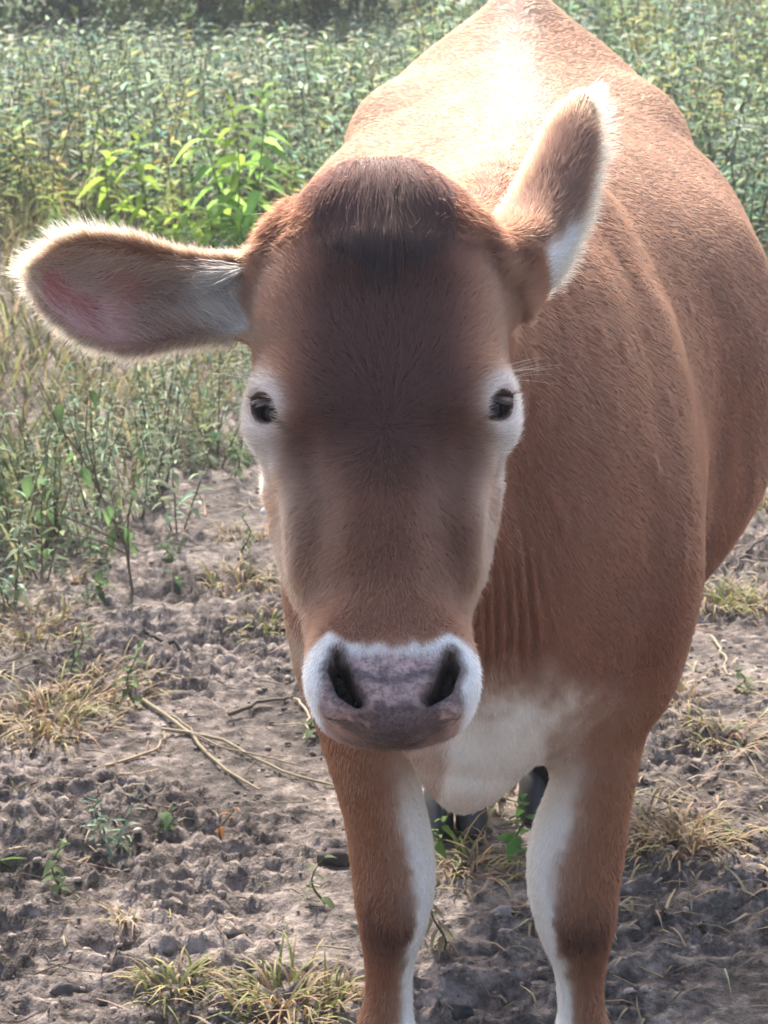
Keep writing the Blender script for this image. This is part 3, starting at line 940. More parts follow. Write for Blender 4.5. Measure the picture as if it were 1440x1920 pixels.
def make_hair(name, roots, dirs0, dirs1, length, radius, color, mat, parent, npt=4, sag=None):
    """roots (n,3); hair bends from dirs0 to dirs1 over its length"""
    n = len(roots)
    P = np.empty((n, npt, 3), np.float32)
    p = roots.copy()
    P[:, 0] = p
    for k in range(1, npt):
        t = (k - 0.5) / (npt - 1)
        d = dirs0 * (1 - t) + dirs1 * t
        d /= np.linalg.norm(d, axis=1, keepdims=True) + 1e-9
        p = p + d * (length / (npt - 1))[:, None]
        P[:, k] = p
    return hair_from_points(name, P, radius, color, mat, parent)

def hair_from_points(name, P, radius, color, mat, parent):
    n, npt = P.shape[:2]
    c = bpy.data.hair_curves.new(name)
    c.add_curves([npt] * n)
    c.position_data.foreach_set('vector', np.ascontiguousarray(P, np.float32).ravel())
    taper = np.interp(np.linspace(0, 1, npt), [0, .6, 1], [1, .85, .15])
    R = (radius[:, None] * taper[None]).astype(np.float32)
    ra = c.attributes.get('radius') or c.attributes.new('radius', 'FLOAT', 'POINT')
    ra.data.foreach_set('value', R.ravel())
    ca = c.attributes.new('coat', 'FLOAT_COLOR', 'CURVE')
    c4 = np.ones((n, 4), np.float32); c4[:, :3] = color
    ca.data.foreach_set('color', c4.ravel())
    c.materials.append(mat)
    o = bpy.data.objects.new(name, c)
    COL.objects.link(o)
    o.parent = parent
    return o

def hair_tone(c):
    l = c @ np.array([.25, .6, .15])
    k = smooth01(.28, .62, l)[:, None]
    return c * (np.array([.55, .425, .365])[None] * (1 - k) + .92 * k)

def unit(a):
    return a / (np.linalg.norm(a, axis=1, keepdims=True) + 1e-9)

def sample_surface(me, weight, n, r):
    me.calc_loop_triangles()
    T = np.empty(len(me.loop_triangles) * 3, np.int32); me.loop_triangles.foreach_get('vertices', T); T = T.reshape(-1, 3)
    V = get_co(me)
    a = V[T[:, 1]] - V[T[:, 0]]; b = V[T[:, 2]] - V[T[:, 0]]
    ar = 0.5 * np.linalg.norm(np.cross(a, b), axis=1)
    w = ar * weight[T].mean(1)
    cs = np.cumsum(w); tot = cs[-1]
    k = np.searchsorted(cs, r.random(n) * tot)
    k = np.minimum(k, len(T) - 1)
    u = r.random(n); v = r.random(n)
    f = u + v > 1; u[f] = 1 - u[f]; v[f] = 1 - v[f]
    bc = np.stack([1 - u - v, u, v], 1)
    return T[k], bc, tot
def interp_attr(A, T, bc):
    return (A[T] * bc[:, :, None]).sum(1)

def build_fur(body, V, N, C):
    me = body.data
    r = np.random.default_rng(11)
    hx, hs, hn = hloc(V)
    head = (smooth01(2.44, 2.34, V[:, 1])) * smooth01(-.25, -.2, hn)
    front = smooth01(2.9, 2.75, V[:, 1])
    # ---- flow
    D = np.tile(np.array([0.0, .55, -.85]), (len(V), 1))
    D[:, 0] += np.tanh((V[:, 0] - CXB(V[:, 1])) / .07) * .35
    wx, wsx = hp(722, 795)
    dh = HX[None] * (hx - wx)[:, None] * 1.2 + HA[None] * (hs - wsx)[:, None]
    dh = unit(dh)
    pl = smooth01(.105, .035, hs + .03 * fbm(V, 30, 2, .5, 333) + .25 * np.maximum(np.abs(hx) - .03, 0))
    dh = unit(dh * (1 - pl[:, None]) + (HA[None] + HX[None] * (hx * 7)[:, None]) * pl[:, None])
    # on the forehead the hair runs up and outwards, then sweeps sideways near the poll
    D = D * (1 - head[:, None]) + dh * head[:, None]
    legs = smooth01(.55, .45, V[:, 2])
    D = D * (1 - legs[:, None]) + np.array([0, 0.0, -1.0]) * legs[:, None]
    earm = np.zeros(len(V))
    inner = np.zeros(len(V)); edge = np.zeros(len(V)); EF = np.zeros(len(V)); EA = np.zeros(len(V))
    for E, sd in ((EAR_L, -1), (EAR_R, 1)):
        a, b, c = E.loc(V); m, w = E.sheet(a); f = (b - m) / w
        off = c - E.c0(a, b)
        on = smooth01(.0, .02, a) * (np.abs(f) < 1.35) * (np.abs(off) < .03) * (a < E.L * 1.08)
        d = E.e1[None] * 1.0 + E.e2[None] * (f * .55)[:, None]
        D = D * (1 - on[:, None]) + unit(d) * on[:, None]
        earm = np.maximum(earm, on)
        if sd < 0: inner = on * smooth01(0, .003, off) * smooth01(.9, .7, np.abs(f))
        edge = np.maximum(edge, on * np.maximum(smooth01(.80, 1.0, np.abs(f)), smooth01(E.L * .9, E.L * .99, a)))
        EF = np.where(on > .5, f, EF); EA = np.where(on > .5, a / E.L, EA)
    wob = np.stack([fbm(V, 28, 2, .5, 300 + i) for i in range(3)], 1)
    D = unit(D + wob * .35)
    D = D - N * (D * N).sum(1)[:, None]
    D = unit(D)
    # ---- where there is no hair : nose pad, lips, eyes
    s_pt = hp(735, 1218)[1]
    bare = smooth01(s_pt - .004, s_pt + .012, hs) * smooth01(.068, .058, np.abs(hx)) * smooth01(-.07, -.04, hn) * head
    for sd in (-1, 1):
        c, d, a, b = EYES[sd]
        q = V - c
        k = np.sqrt((q @ a / .024) ** 2 + (q @ b / .0165) ** 2)
        bare = np.maximum(bare, (k < 1.05) * (q @ d > .0) * (np.linalg.norm(q, axis=1) < .05))
    facing = (N * unit(CAMP[None] - V)).sum(1)
    vis = 0.12 + .88 * smooth01(-.45, -.1, facing)
    wt_head = head * (1 - bare) * vis * (1 - inner)
    wt_body = (1 - head) * (1 - bare) * vis * (.35 + .65 * smooth01(3.0, 2.7, V[:, 1])) * (V[:, 2] > .06)
    mat = hair_mat('coat_hair')
    def grow(name, wt, n, ln, lj, rad, lean0, lean1, jit, cj, npt=4, bright=1.0, lenattr=None):
        T, bc, tot = sample_surface(me, wt, n, r)
        P = interp_attr(V, T, bc); n_ = unit(interp_attr(N, T, bc)); d_ = unit(interp_attr(D, T, bc)); c_ = interp_attr(C, T, bc)
        j = r.normal(size=(n, 3)) * jit
        d_ = unit(d_ + j)
        L = ln * (1 + lj * r.normal(size=n)); L = np.clip(L, ln * .4, ln * 1.8)
        if lenattr is not None: L = L * interp_attr(lenattr[:, None], T, bc)[:, 0]
        lum = np.exp(r.normal(size=n) * cj)
        col = np.clip(hair_tone(c_) * lum[:, None], .004, .92)
        make_hair(name, P - n_ * .0003, unit(d_ * math.cos(lean0) + n_ * math.sin(lean0)), unit(d_ * math.cos(lean1) + n_ * math.sin(lean1)), L, np.full(n, rad) * (1 + .2 * r.random(n)), col, mat, body, npt)
    la = 1 + .35 * smooth01(.14, .04, hs) * head
    la = la * (1 - .35 * smooth01(.36, .46, hs) * head)
    grow('face_coat', wt_head, 380000, .0100, .28, .00014, math.radians(25), math.radians(7), .24, .19, 4, .66, la)
    grow('body_coat', wt_body, 400000, .0085, .25, .00018, math.radians(17), math.radians(5), .12, .09, 3, .66)
    # ---- ear fringe
    def special(name, wt, n, fn):
        T, bc, tot = sample_surface(me, wt, n, r)
        P = interp_attr(V, T, bc); n_ = unit(interp_attr(N, T, bc)); d_ = unit(interp_attr(D, T, bc)); c_ = interp_attr(C, T, bc)
        fn(name, P, n_, d_, c_)
    def fringe(name, P, n_, d_, c_):
        k = len(P)
        out = np.zeros((k, 3)); ln = np.zeros(k); col = np.zeros((k, 3))
        left = P[:, 0] < 0
        for E, msk, sd in ((EAR_L, left, -1), (EAR_R, ~left, 1)):
            a, b, c = E.loc(P); m, w = E.sheet(a); f = (b - m) / w
            t = np.clip(a / E.L, 0, 1)
            o = E.e2[None] * (np.sign(f) * (1 - .75 * smooth01(.82, 1.0, t)))[:, None] + E.e1[None] * (.35 + .75 * t)[:, None] + E.e3[None] * (.10 if sd < 0 else -.05)
            out[msk] = unit(o)[msk]
            if sd < 0: L_ = .008 + .010 * smooth01(.3, .9, t) * (f > 0) + .004 * (f < 0)
            else: L_ = np.where(f < 0, .013 + .008 * smooth01(.5, .9, t), .006)
            ln[msk] = L_[msk]
        lum = np.exp(r.normal(size=k) * .15)
        col = np.array([.52, .39, .245])[None] * lum[:, None]
        j = r.normal(size=(k, 3))
        make_hair(name, P, unit(out + n_ * .5 + j * .16), unit(out + j * .22 + np.array([0, 0, -.10])), ln * np.clip(1 + .35 * r.normal(size=k), .3, 2), np.full(k, .00016), np.clip(col, 0, .92), mat, body, 5)
    special('ear_fringe', edge * smooth01(.04, .12, EA), 10500, fringe)
    def inner_fn(name, P, n_, d_, c_):
        k = len(P)
        E = EAR_L
        a, b, c = E.loc(P); m, w = E.sheet(a); f = (b - m) / w; t = a / E.L
        o = E.e1[None] * (.9) + E.e2[None] * (-f * .55 + .25 * np.sin(t * 9))[:, None] + E.e3[None] * .30
        lum = np.exp(r.normal(size=k) * .22)
        pale = smooth01(.24, .04, t) * .85 + .22 * smooth01(.3, .8, r.random(k)) * smooth01(.95, .4, t)
        col = c_ * np.array([1.0, .80, .68])[None] * (1 - np.clip(pale, 0, 1))[:, None] + np.array([.70, .54, .42])[None] * np.clip(pale, 0, 1)[:, None]
        j = r.normal(size=(k, 3))
        make_hair(name, P, unit(o + j * .18), unit(o - E.e3[None] * .25 + j * .25), (.022 + .010 * smooth01(.5, .1, t)) * np.clip(1 + .3 * r.normal(size=k), .3, 2), np.full(k, .00017), np.clip(col * lum[:, None], .005, .92), mat, body, 5)
    special('inner_ear_hair', inner * (.35 + .65 * smooth01(.5, .1, EA) + .4 * smooth01(.2, .8, EF)), 6500, inner_fn)
    # ---- forelock : long dark locks falling from the poll
    def forelock(name, P, n_, d_, c_):
        k = len(P)
        x, s, n = hloc(P)
        G = 260
        gi = r.integers(0, k, G)
        near = np.argmin((x[:, None] - x[gi][None]) ** 2 + ((s[:, None] - s[gi][None]) * .6) ** 2, axis=1)
        gdir = r.normal(size=(G, 3)) * .13; gl = np.exp(r.normal(size=G) * .22)
        ln = (.076 - .80 * np.abs(x)) * np.clip(1 + .30 * r.normal(size=k), .4, 1.5) * gl[near] * (1 - .5 * smooth01(.0, .06, s))
        ln = np.clip(ln, .018, .10)
        lay = .0012 + .0085 * r.random(k) ** 1.3
        npt = 7
        Pts = np.empty((k, npt, 3), np.float32); p = P.copy(); Pts[:, 0] = p
        for q in range(1, npt):
            t = q / (npt - 1)
            d = HA[None] * 1.0 + HX[None] * (x * (13.0 - 11.0 * t))[:, None] + n_ * (.20 * (1 - t) ** 1.5 - .10 * t) + gdir[near] + r.normal(size=(k, 3)) * .09
            p = p + unit(d) * (ln / (npt - 1))[:, None]
            dist = np.concatenate([field(p[c:c + 20000]) for c in range(0, k, 20000)])
            nd = unit(n_ * (1 - t) + HN[None] * t)
            p = p + nd * np.clip((lay - dist) * .8, -.006, .02)[:, None]
            Pts[:, q] = p
        lum = np.exp(r.normal(size=k) * .30 + r.normal(size=G)[near] * .08)
        base = np.array([.026, .0095, .0072])[None] * (1 - smooth01(.03, .08, s))[:, None] + np.array([.020, .011, .010])[None] * smooth01(.03, .08, s)[:, None]
        hair_from_points(name, Pts, np.full(k, .00014), np.clip(base * lum[:, None], .004, .6), mat, body)
    wt = head * smooth01(.064, .030, np.abs(hx) + .10 * np.maximum(hs, 0)) * smooth01(.075, .055, hs) * smooth01(-.044, -.020, hs) * smooth01(-.09, -.05, hn) * (1 - earm)
    special('forelock', wt, 38000, forelock)

def build_cow_parts(root, body):
    inv = Matrix.Translation((-root.location.x, -root.location.y, 0))
    # eyes
    me_m, nt, b = new_mat('eye_dark')
    geo = nt.nodes.new('ShaderNodeTexCoord')
    sp = nt.nodes.new('ShaderNodeSeparateXYZ'); nt.links.new(geo.outputs['Object'], sp.inputs[0])
    rp = nt.nodes.new('ShaderNodeValToRGB')
    rp.color_ramp.elements[0].position = .70; rp.color_ramp.elements[0].color = (.05, .034, .030, 1)
    rp.color_ramp.elements[1].position = .80; rp.color_ramp.elements[1].color = (.012, .008, .008, 1)
    dv = nt.nodes.new('ShaderNodeMath'); dv.operation = 'DIVIDE'; dv.inputs[1].default_value = EYE_R
    nt.links.new(sp.outputs['Z'], dv.inputs[0]); nt.links.new(dv.outputs[0], rp.inputs[0])
    nt.links.new(rp.outputs[0], b.inputs['Base Color'])
    b.inputs['Roughness'].default_value = .04
    b.inputs['Coat Weight'].default_value = .0
    b.inputs['Specular IOR Level'].default_value = .15
    b.inputs['Coat Roughness'].default_value = .02
    r = np.random.default_rng(5)
    lash_m = hair_mat('lash_hair')
    for sd in (-1, 1):
        c, d, a, bb = EYES[sd]
        bm = bmesh.new(); bmesh.ops.create_uvsphere(bm, u_segments=40, v_segments=28, radius=EYE_R)
        for v in bm.verts:
            if v.co.z > EYE_R * .8: v.co.z += (v.co.z - EYE_R * .8) * .18     # cornea
        me = bpy.data.meshes.new('eye'); bm.to_mesh(me); bm.free()
        o = me_obj('eye', me, me_m, root)
        o.matrix_parent_inverse = inv
        o.rotation_euler = Vector(d).to_track_quat('Z', 'Y').to_euler()
        o.location = Vector(c + d * .0012)
        # lashes along the upper lid
        n = 70
        t = np.linspace(-1.0, .15, n) + r.normal(size=n) * .02
        upsign = -1 if np.dot(bb, HA) > 0 else 1
        lid = c[None] + a[None] * (t * .0195)[:, None] + bb[None] * (upsign * .0100 * (1 - .75 * t * t))[:, None] + d[None] * (.0225 - .0075 * t * t)[:, None]
        dr = d[None] * .55 - a[None] * .35 + HX[None] * sd * .8 + HA[None] * .15
        dr = unit(dr + r.normal(size=(n, 3)) * .12)
        d2 = unit(dr + HA[None] * .75)
        col = np.tile(np.array([.16, .11, .09]), (n, 1)) * np.exp(r.normal(size=n) * .3)[:, None]
        o2 = make_hair('eyelashes', lid, dr, d2, .017 * np.clip(1 + .25 * r.normal(size=n), .5, 1.5), np.full(n, .00022), col, lash_m, body, 5)
        # a few long brow hairs
        n = 12
        P = c[None] - HA[None] * (.030 + .012 * r.random(n))[:, None] + d[None] * .014 + HX[None] * (sd * (r.random(n) * .02))[:, None]
        dr = unit(HX[None] * sd + HN[None] * .3 - HA[None] * .12 + r.normal(size=(n, 3)) * .18)
        make_hair('brow_hair', P, dr, unit(dr + HA[None] * .25), .04 * (1 + .5 * r.random(n)), np.full(n, .00011), np.tile(np.array([.6, .45, .35]), (n, 1)), lash_m, body, 5)
    # hooves
    hm, nt, b = new_mat('hoof_horn')
    nz = nt.nodes.new('ShaderNodeTexNoise'); nz.inputs['Scale'].default_value = 60
    rp = nt.nodes.new('ShaderNodeValToRGB'); rp.color_ramp.elements[0].color = (.018, .016, .016, 1); rp.color_ramp.elements[1].color = (.085, .07, .062, 1)
    nt.links.new(nz.outputs[0], rp.inputs[0]); nt.links.new(rp.outputs[0], b.inputs['Base Color'])
    b.inputs['Roughness'].default_value = .6
    for nodes in (FL, FR, HLg, HRg):
        cx, cy, cz = nodes[-1][0]
        ho = None
        for sx in (-1, 1):
            bm = bmesh.new()
            rings = [(.0, 1.0, 1.0, 0.0), (.25, .97, 1.0, -.006), (.6, .88, .90, -.016), (.85, .78, .80, -.024), (1.0, .55, .6, -.026)]
            H = max(cz - .004, .05)
            vs = []
            for (f, kx, ky, off) in rings:
                ring = []
                for k in range(20):
                    a = 2 * math.pi * k / 20
                    x = .026 * kx * math.cos(a); y = .060 * ky * math.sin(a)
                    if math.sin(a) < 0: y *= 1.12
                    x *= 1 - .35 * max(0, -math.sin(a)) ** 3
                    ring.append(bm.verts.new((cx + sx * .027 + x, cy - .025 + y - off * -1 * 0 + (f * .028), .001 + f * H)))
                vs.append(ring)
            for r0, r1 in zip(vs[:-1], vs[1:]):
                for k in range(20):
                    bm.faces.new((r0[k], r0[(k + 1) % 20], r1[(k + 1) % 20], r1[k]))
            bm.faces.new(vs[0][::-1]); bm.faces.new(vs[-1])
            me = bpy.data.meshes.new('hoof_claw'); bm.to_mesh(me); bm.free()
            o = me_obj('hoof', me, hm, root); o.matrix_parent_inverse = inv

def build_far_thicket():
    r = np.random.default_rng(19); n = 15000
    x = (r.random(n) * 2 - 1) * 9; y = 25.5 + r.random(n) * 2.5; z = .02 + 3.2 * r.random(n) ** 1.3
    keep = z < 2.4 + .9 * fbm(np.stack([x, y, 0 * x], 1), .6, 3, .5, 12)
    x, y, z = x[keep], y[keep], z[keep]; n = len(x)
    a = r.random(n) * 6.283; el = r.normal(size=n) * .5; L = .16 + .14 * r.random(n)
    d = np.stack([np.cos(a) * np.cos(el), np.sin(a) * np.cos(el), np.sin(el)], 1)
    sd = unit(np.cross(np.array([0, 0, 1.0]), d) + r.normal(size=(n, 3)) * .3) * (L * .28)[:, None]
    P = np.stack([x, y, z], 1); d = d * L[:, None]
    V = np.stack([P, P + d * .5 + sd, P + d, P + d * .5 - sd], 1).reshape(-1, 3)
    k = np.arange(n) * 4
    F = np.concatenate([np.stack([k, k + 1, k + 2], 1), np.stack([k, k + 2, k + 3], 1)])
    G = Geo(); G.add(V, F, np.repeat(rcols([.075, .115, .065], .3, n, r), 4, axis=0))
    o = G.obj('thicket', LEAF); tag(o, 'dark thicket closing off the far end of the field', 'thicket', kind='stuff')

for nodes in (FL, FR, HLg, HRg):
    HOOF_XY.append((nodes[-1][0][0], nodes[-1][0][1] - .02))

# ------------------------------------------------------------------ plants
def leaf_mat(name, trans=.6, rough=.8):
    m = bpy.data.materials.new(name); m.use_nodes = True
    nt = m.node_tree; b = nt.nodes['Principled BSDF']; out = nt.nodes['Material Output']
    at = nt.nodes.new('ShaderNodeAttribute'); at.attribute_name = 'leaf'
    oi = nt.nodes.new('ShaderNodeObjectInfo')
    nz = nt.nodes.new('ShaderNodeTexNoise'); nz.inputs['Scale'].default_value = 55; nz.inputs['Detail'].default_value = 3
    hs = nt.nodes.new('ShaderNodeHueSaturation')
    mr = nt.nodes.new('ShaderNodeMapRange'); mr.inputs['To Min'].default_value = .72; mr.inputs['To Max'].default_value = 1.28
    nt.links.new(nz.outputs[0], mr.inputs[0])
    nt.links.new(mr.outputs[0], hs.inputs['Value']); nt.links.new(at.outputs['Color'], hs.inputs['Color'])
    nt.links.new(hs.outputs[0], b.inputs['Base Color'])
    b.inputs['Roughness'].default_value = rough
    b.inputs['Specular IOR Level'].default_value = .35
    tr = nt.nodes.new('ShaderNodeBsdfTranslucent'); nt.links.new(hs.outputs[0], tr.inputs['Color'])
    mx = nt.nodes.new('ShaderNodeMixShader'); mx.inputs[0].default_value = trans
    nt.links.new(b.outputs[0], mx.inputs[1]); nt.links.new(tr.outputs[0], mx.inputs[2])
    nt.links.new(mx.outputs[0], out.inputs['Surface'])
    return m
LEAF = leaf_mat('leaf_green')
DRY = leaf_mat('dry_straw', .25, .7)

class Geo:
    """collects triangles with a colour per vertex"""
    def __init__(self): self.V = []; self.F = []; self.C = []; self.n = 0
    def add(self, V, F, C):
        V = np.asarray(V, float); self.V.append(V); self.F.append(np.asarray(F) + self.n)
        C = np.asarray(C, float)
        self.C.append(np.tile(C, (len(V), 1)) if C.ndim == 1 else C); self.n += len(V)
    def arrays(self): return np.concatenate(self.V), np.concatenate(self.F), np.concatenate(self.C)
    def mesh(self, name):
        V, F, C = self.arrays()
        me = fast_mesh(name, V, F, 3); set_color(me, 'leaf', C); return me
    def obj(self, name, mat, parent=None): return me_obj(name, self.mesh(name), mat, parent)

def leaf_shape(L, w, droop, fold, segs=3):
    """lanceolate leaf along +X, base at 0, normal +Z; returns verts and triangles"""
    prof = {0: None, 1: [(0, .12), (.45, 1), (1, 0)], 2: [(0, .12), (.3, .95), (.65, .8), (1, 0)], 3: [(0, .10), (.18, .72), (.4, 1), (.68, .70), (1, 0)]}[segs]
    V = []; F = []
    if segs == 0:
        return np.array([(0, 0, 0), (L * .45, -w / 2, -droop * L * .2 + fold * w * .4), (L * (1 - .1 * droop), 0, -droop * L), (L * .45, w / 2, -droop * L * .2 + fold * w * .4)]), np.array([(0, 1, 2), (0, 2, 3)])
    for (t, k) in prof:
        x = L * t * (1 - .10 * droop * t); z = -droop * L * t * t
        V += [(x, -w * k / 2, z + fold * w * k * .5), (x, 0, z), (x, w * k / 2, z + fold * w * k * .5)]
    for i in range(len(prof) - 1):
        a = 3 * i; b = a + 3
        if i < len(prof) - 2:
            F += [(a, b, b + 1), (a, b + 1, a + 1), (a + 1, b + 1, b + 2), (a + 1, b + 2, a + 2)]
        else:
            F += [(a, b + 1, a + 1), (a + 1, b + 1, a + 2)]
    return np.array(V), np.array(F)

def frame_from(d, up=(0, 0, 1)):
    d = np.array(d, float); d /= np.linalg.norm(d)
    u = np.array(up, float); s = np.cross(u, d)
    if np.linalg.norm(s) < 1e-3: s = np.cross((1, 0, 0), d)
    s /= np.linalg.norm(s); n = np.cross(d, s)
    return np.stack([d, s, n], 0)              # rows: x (along), y (side), z (normal)

def tube(G, pts, r0, r1, col, k=4):
    pts = np.asarray(pts, float); n = len(pts)
    V = []; F = []
    for i in range(n):
        d = pts[min(i + 1, n - 1)] - pts[max(i - 1, 0)]
        R = frame_from(d, (0.3, 0.2, 1) if abs(d[2]) < .8 * np.linalg.norm(d) else (1, 0, 0))
        r = r0 + (r1 - r0) * i / (n - 1)
        for j in range(k):
            a = 2 * math.pi * j / k
            V.append(pts[i] + R[1] * math.cos(a) * r + R[2] * math.sin(a) * r)
    for i in range(n - 1):
        for j in range(k):
            a = i * k + j; b = i * k + (j + 1) % k; c = a + k; d = b + k
            F += [(a, b, d), (a, d, c)]
    G.add(V, F, col)

def blades(G, B, D, L, w, bend, col, tip, segs=4):
    """grass blades, all at once: narrow strips that arch over"""
    n = len(B); d = unit(D)
    side = np.cross(d, np.array([0, 0, 1.0])); side = unit(side)
    p = B.copy(); V = np.empty((n, segs + 1, 2, 3)); C = np.empty((n, segs + 1, 2, 3))
    for i in range(segs + 1):
        t = i / segs
        ww = (w * (1 - t ** 1.5) * .5 + .0003)[:, None]
        V[:, i, 0] = p - side * ww; V[:, i, 1] = p + side * ww
        C[:, i] = (col * (1 - t) + tip * t)[:, None]
        dd = d.copy(); dd[:, :2] *= (1 + bend * t * 1.5)[:, None]; dd[:, 2] -= bend * t * 1.9
        p = p + unit(dd) * (L / segs)[:, None]
        p[:, 2] = np.maximum(p[:, 2], B[:, 2] + .003)
    k = np.arange(segs) * 2
    f = np.concatenate([np.stack([k, k + 1, k + 3], 1), np.stack([k, k + 3, k + 2], 1)])
    F = (f[None] + (np.arange(n) * (segs + 1) * 2)[:, None, None]).reshape(-1, 3)
    G.add(V.reshape(-1, 3), F, C.reshape(-1, 3))

def rcols(base, j, n, r):
    return np.clip(np.asarray(base) * np.exp(r.normal(size=(n, 3)) * j * .35 + r.normal(size=(n, 1)) * j), .005, .8)

def rcol(base, j=.15, r=rng):
    return np.clip(np.array(base) * np.exp(r.normal(size=3) * j * .35 + r.normal() * j), .005, .8)

def weed_proto(kind, seed, segs):
    """an upright leafy weed about 1 unit tall"""
    r = np.random.default_rng(seed); G = Geo()
    nst = {0: 4, 1: 3, 2: 5, 3: 3}[kind]
    for s_ in range(nst):
        az = r.random() * 6.283; lean = .10 + .28 * r.random()
        h = .65 + .45 * r.random()
        base = np.array([math.cos(az) * .05 * r.random(), math.sin(az) * .05, 0])
        pts = []
        for i in range(6):
            t = i / 5
            pts.append(base + np.array([math.cos(az) * lean * t * h * (1 + .3 * t), math.sin(az) * lean * t * h, t * h]) + r.normal(size=3) * .012 * t)
        pts = np.array(pts)
        tube(G, pts if segs > 1 else pts[[0, 2, 5]], .009, .004, np.array([.20, .22, .15]) if kind != 1 else np.array([.20, .15, .09]), 3)
        nl = {0: 20, 1: 13, 2: 24, 3: 16}[kind]
        for k in range(nl):
            t = .10 + .9 * (k + r.random()) / nl
            f = t * 5; i = min(int(f), 4); p = pts[i] + (pts[i + 1] - pts[i]) * (f - i)
            a2 = k * 2.4 + r.normal() * .5
            el = r.normal() * .35 + (.15 if t < .85 else .7)
            d = np.array([math.cos(a2) * math.cos(el), math.sin(a2) * math.cos(el), math.sin(el)])
            L = {0: .17, 1: .15, 2: .12, 3: .20}[kind] * (.65 + .6 * r.random()) * (1.1 - .45 * t)
            w = L * {0: .34, 1: .50, 2: .26, 3: .22}[kind]
            V, F = leaf_shape(L, w, .3 + .5 * r.random(), .25 + .3 * r.random(), segs)
            R = frame_from(d)
            V = V @ R + p
            c = np.ones(3) * np.exp(r.normal() * .22)
            c = c * np.array([1 + .12 * r.normal(), 1, 1 + .08 * r.normal()])
            G.add(V, F, c * np.array([1, 1, 1]))
    V, F, C = G.arrays()
    stem = (np.abs(C[:, 0] - .20) < 1e-6)
    return V, F, C, stem

def meadow_edge(x):
    return np.interp(x, [-2.2, -1.2, -.8, -.4, 0, 1.0, 1.5, 2.5], [4.3, 4.7, 5.25, 6.5, 8.0, 8.4, 8.3, 8.0])

SILVER = np.array([.340, .405, .270]); OLIVE = np.array([.350, .370, .140]); DULL = np.array([.215, .275, .135]); BLUE = np.array([.255, .350, .255])
STEMC = np.array([.16, .16, .10])

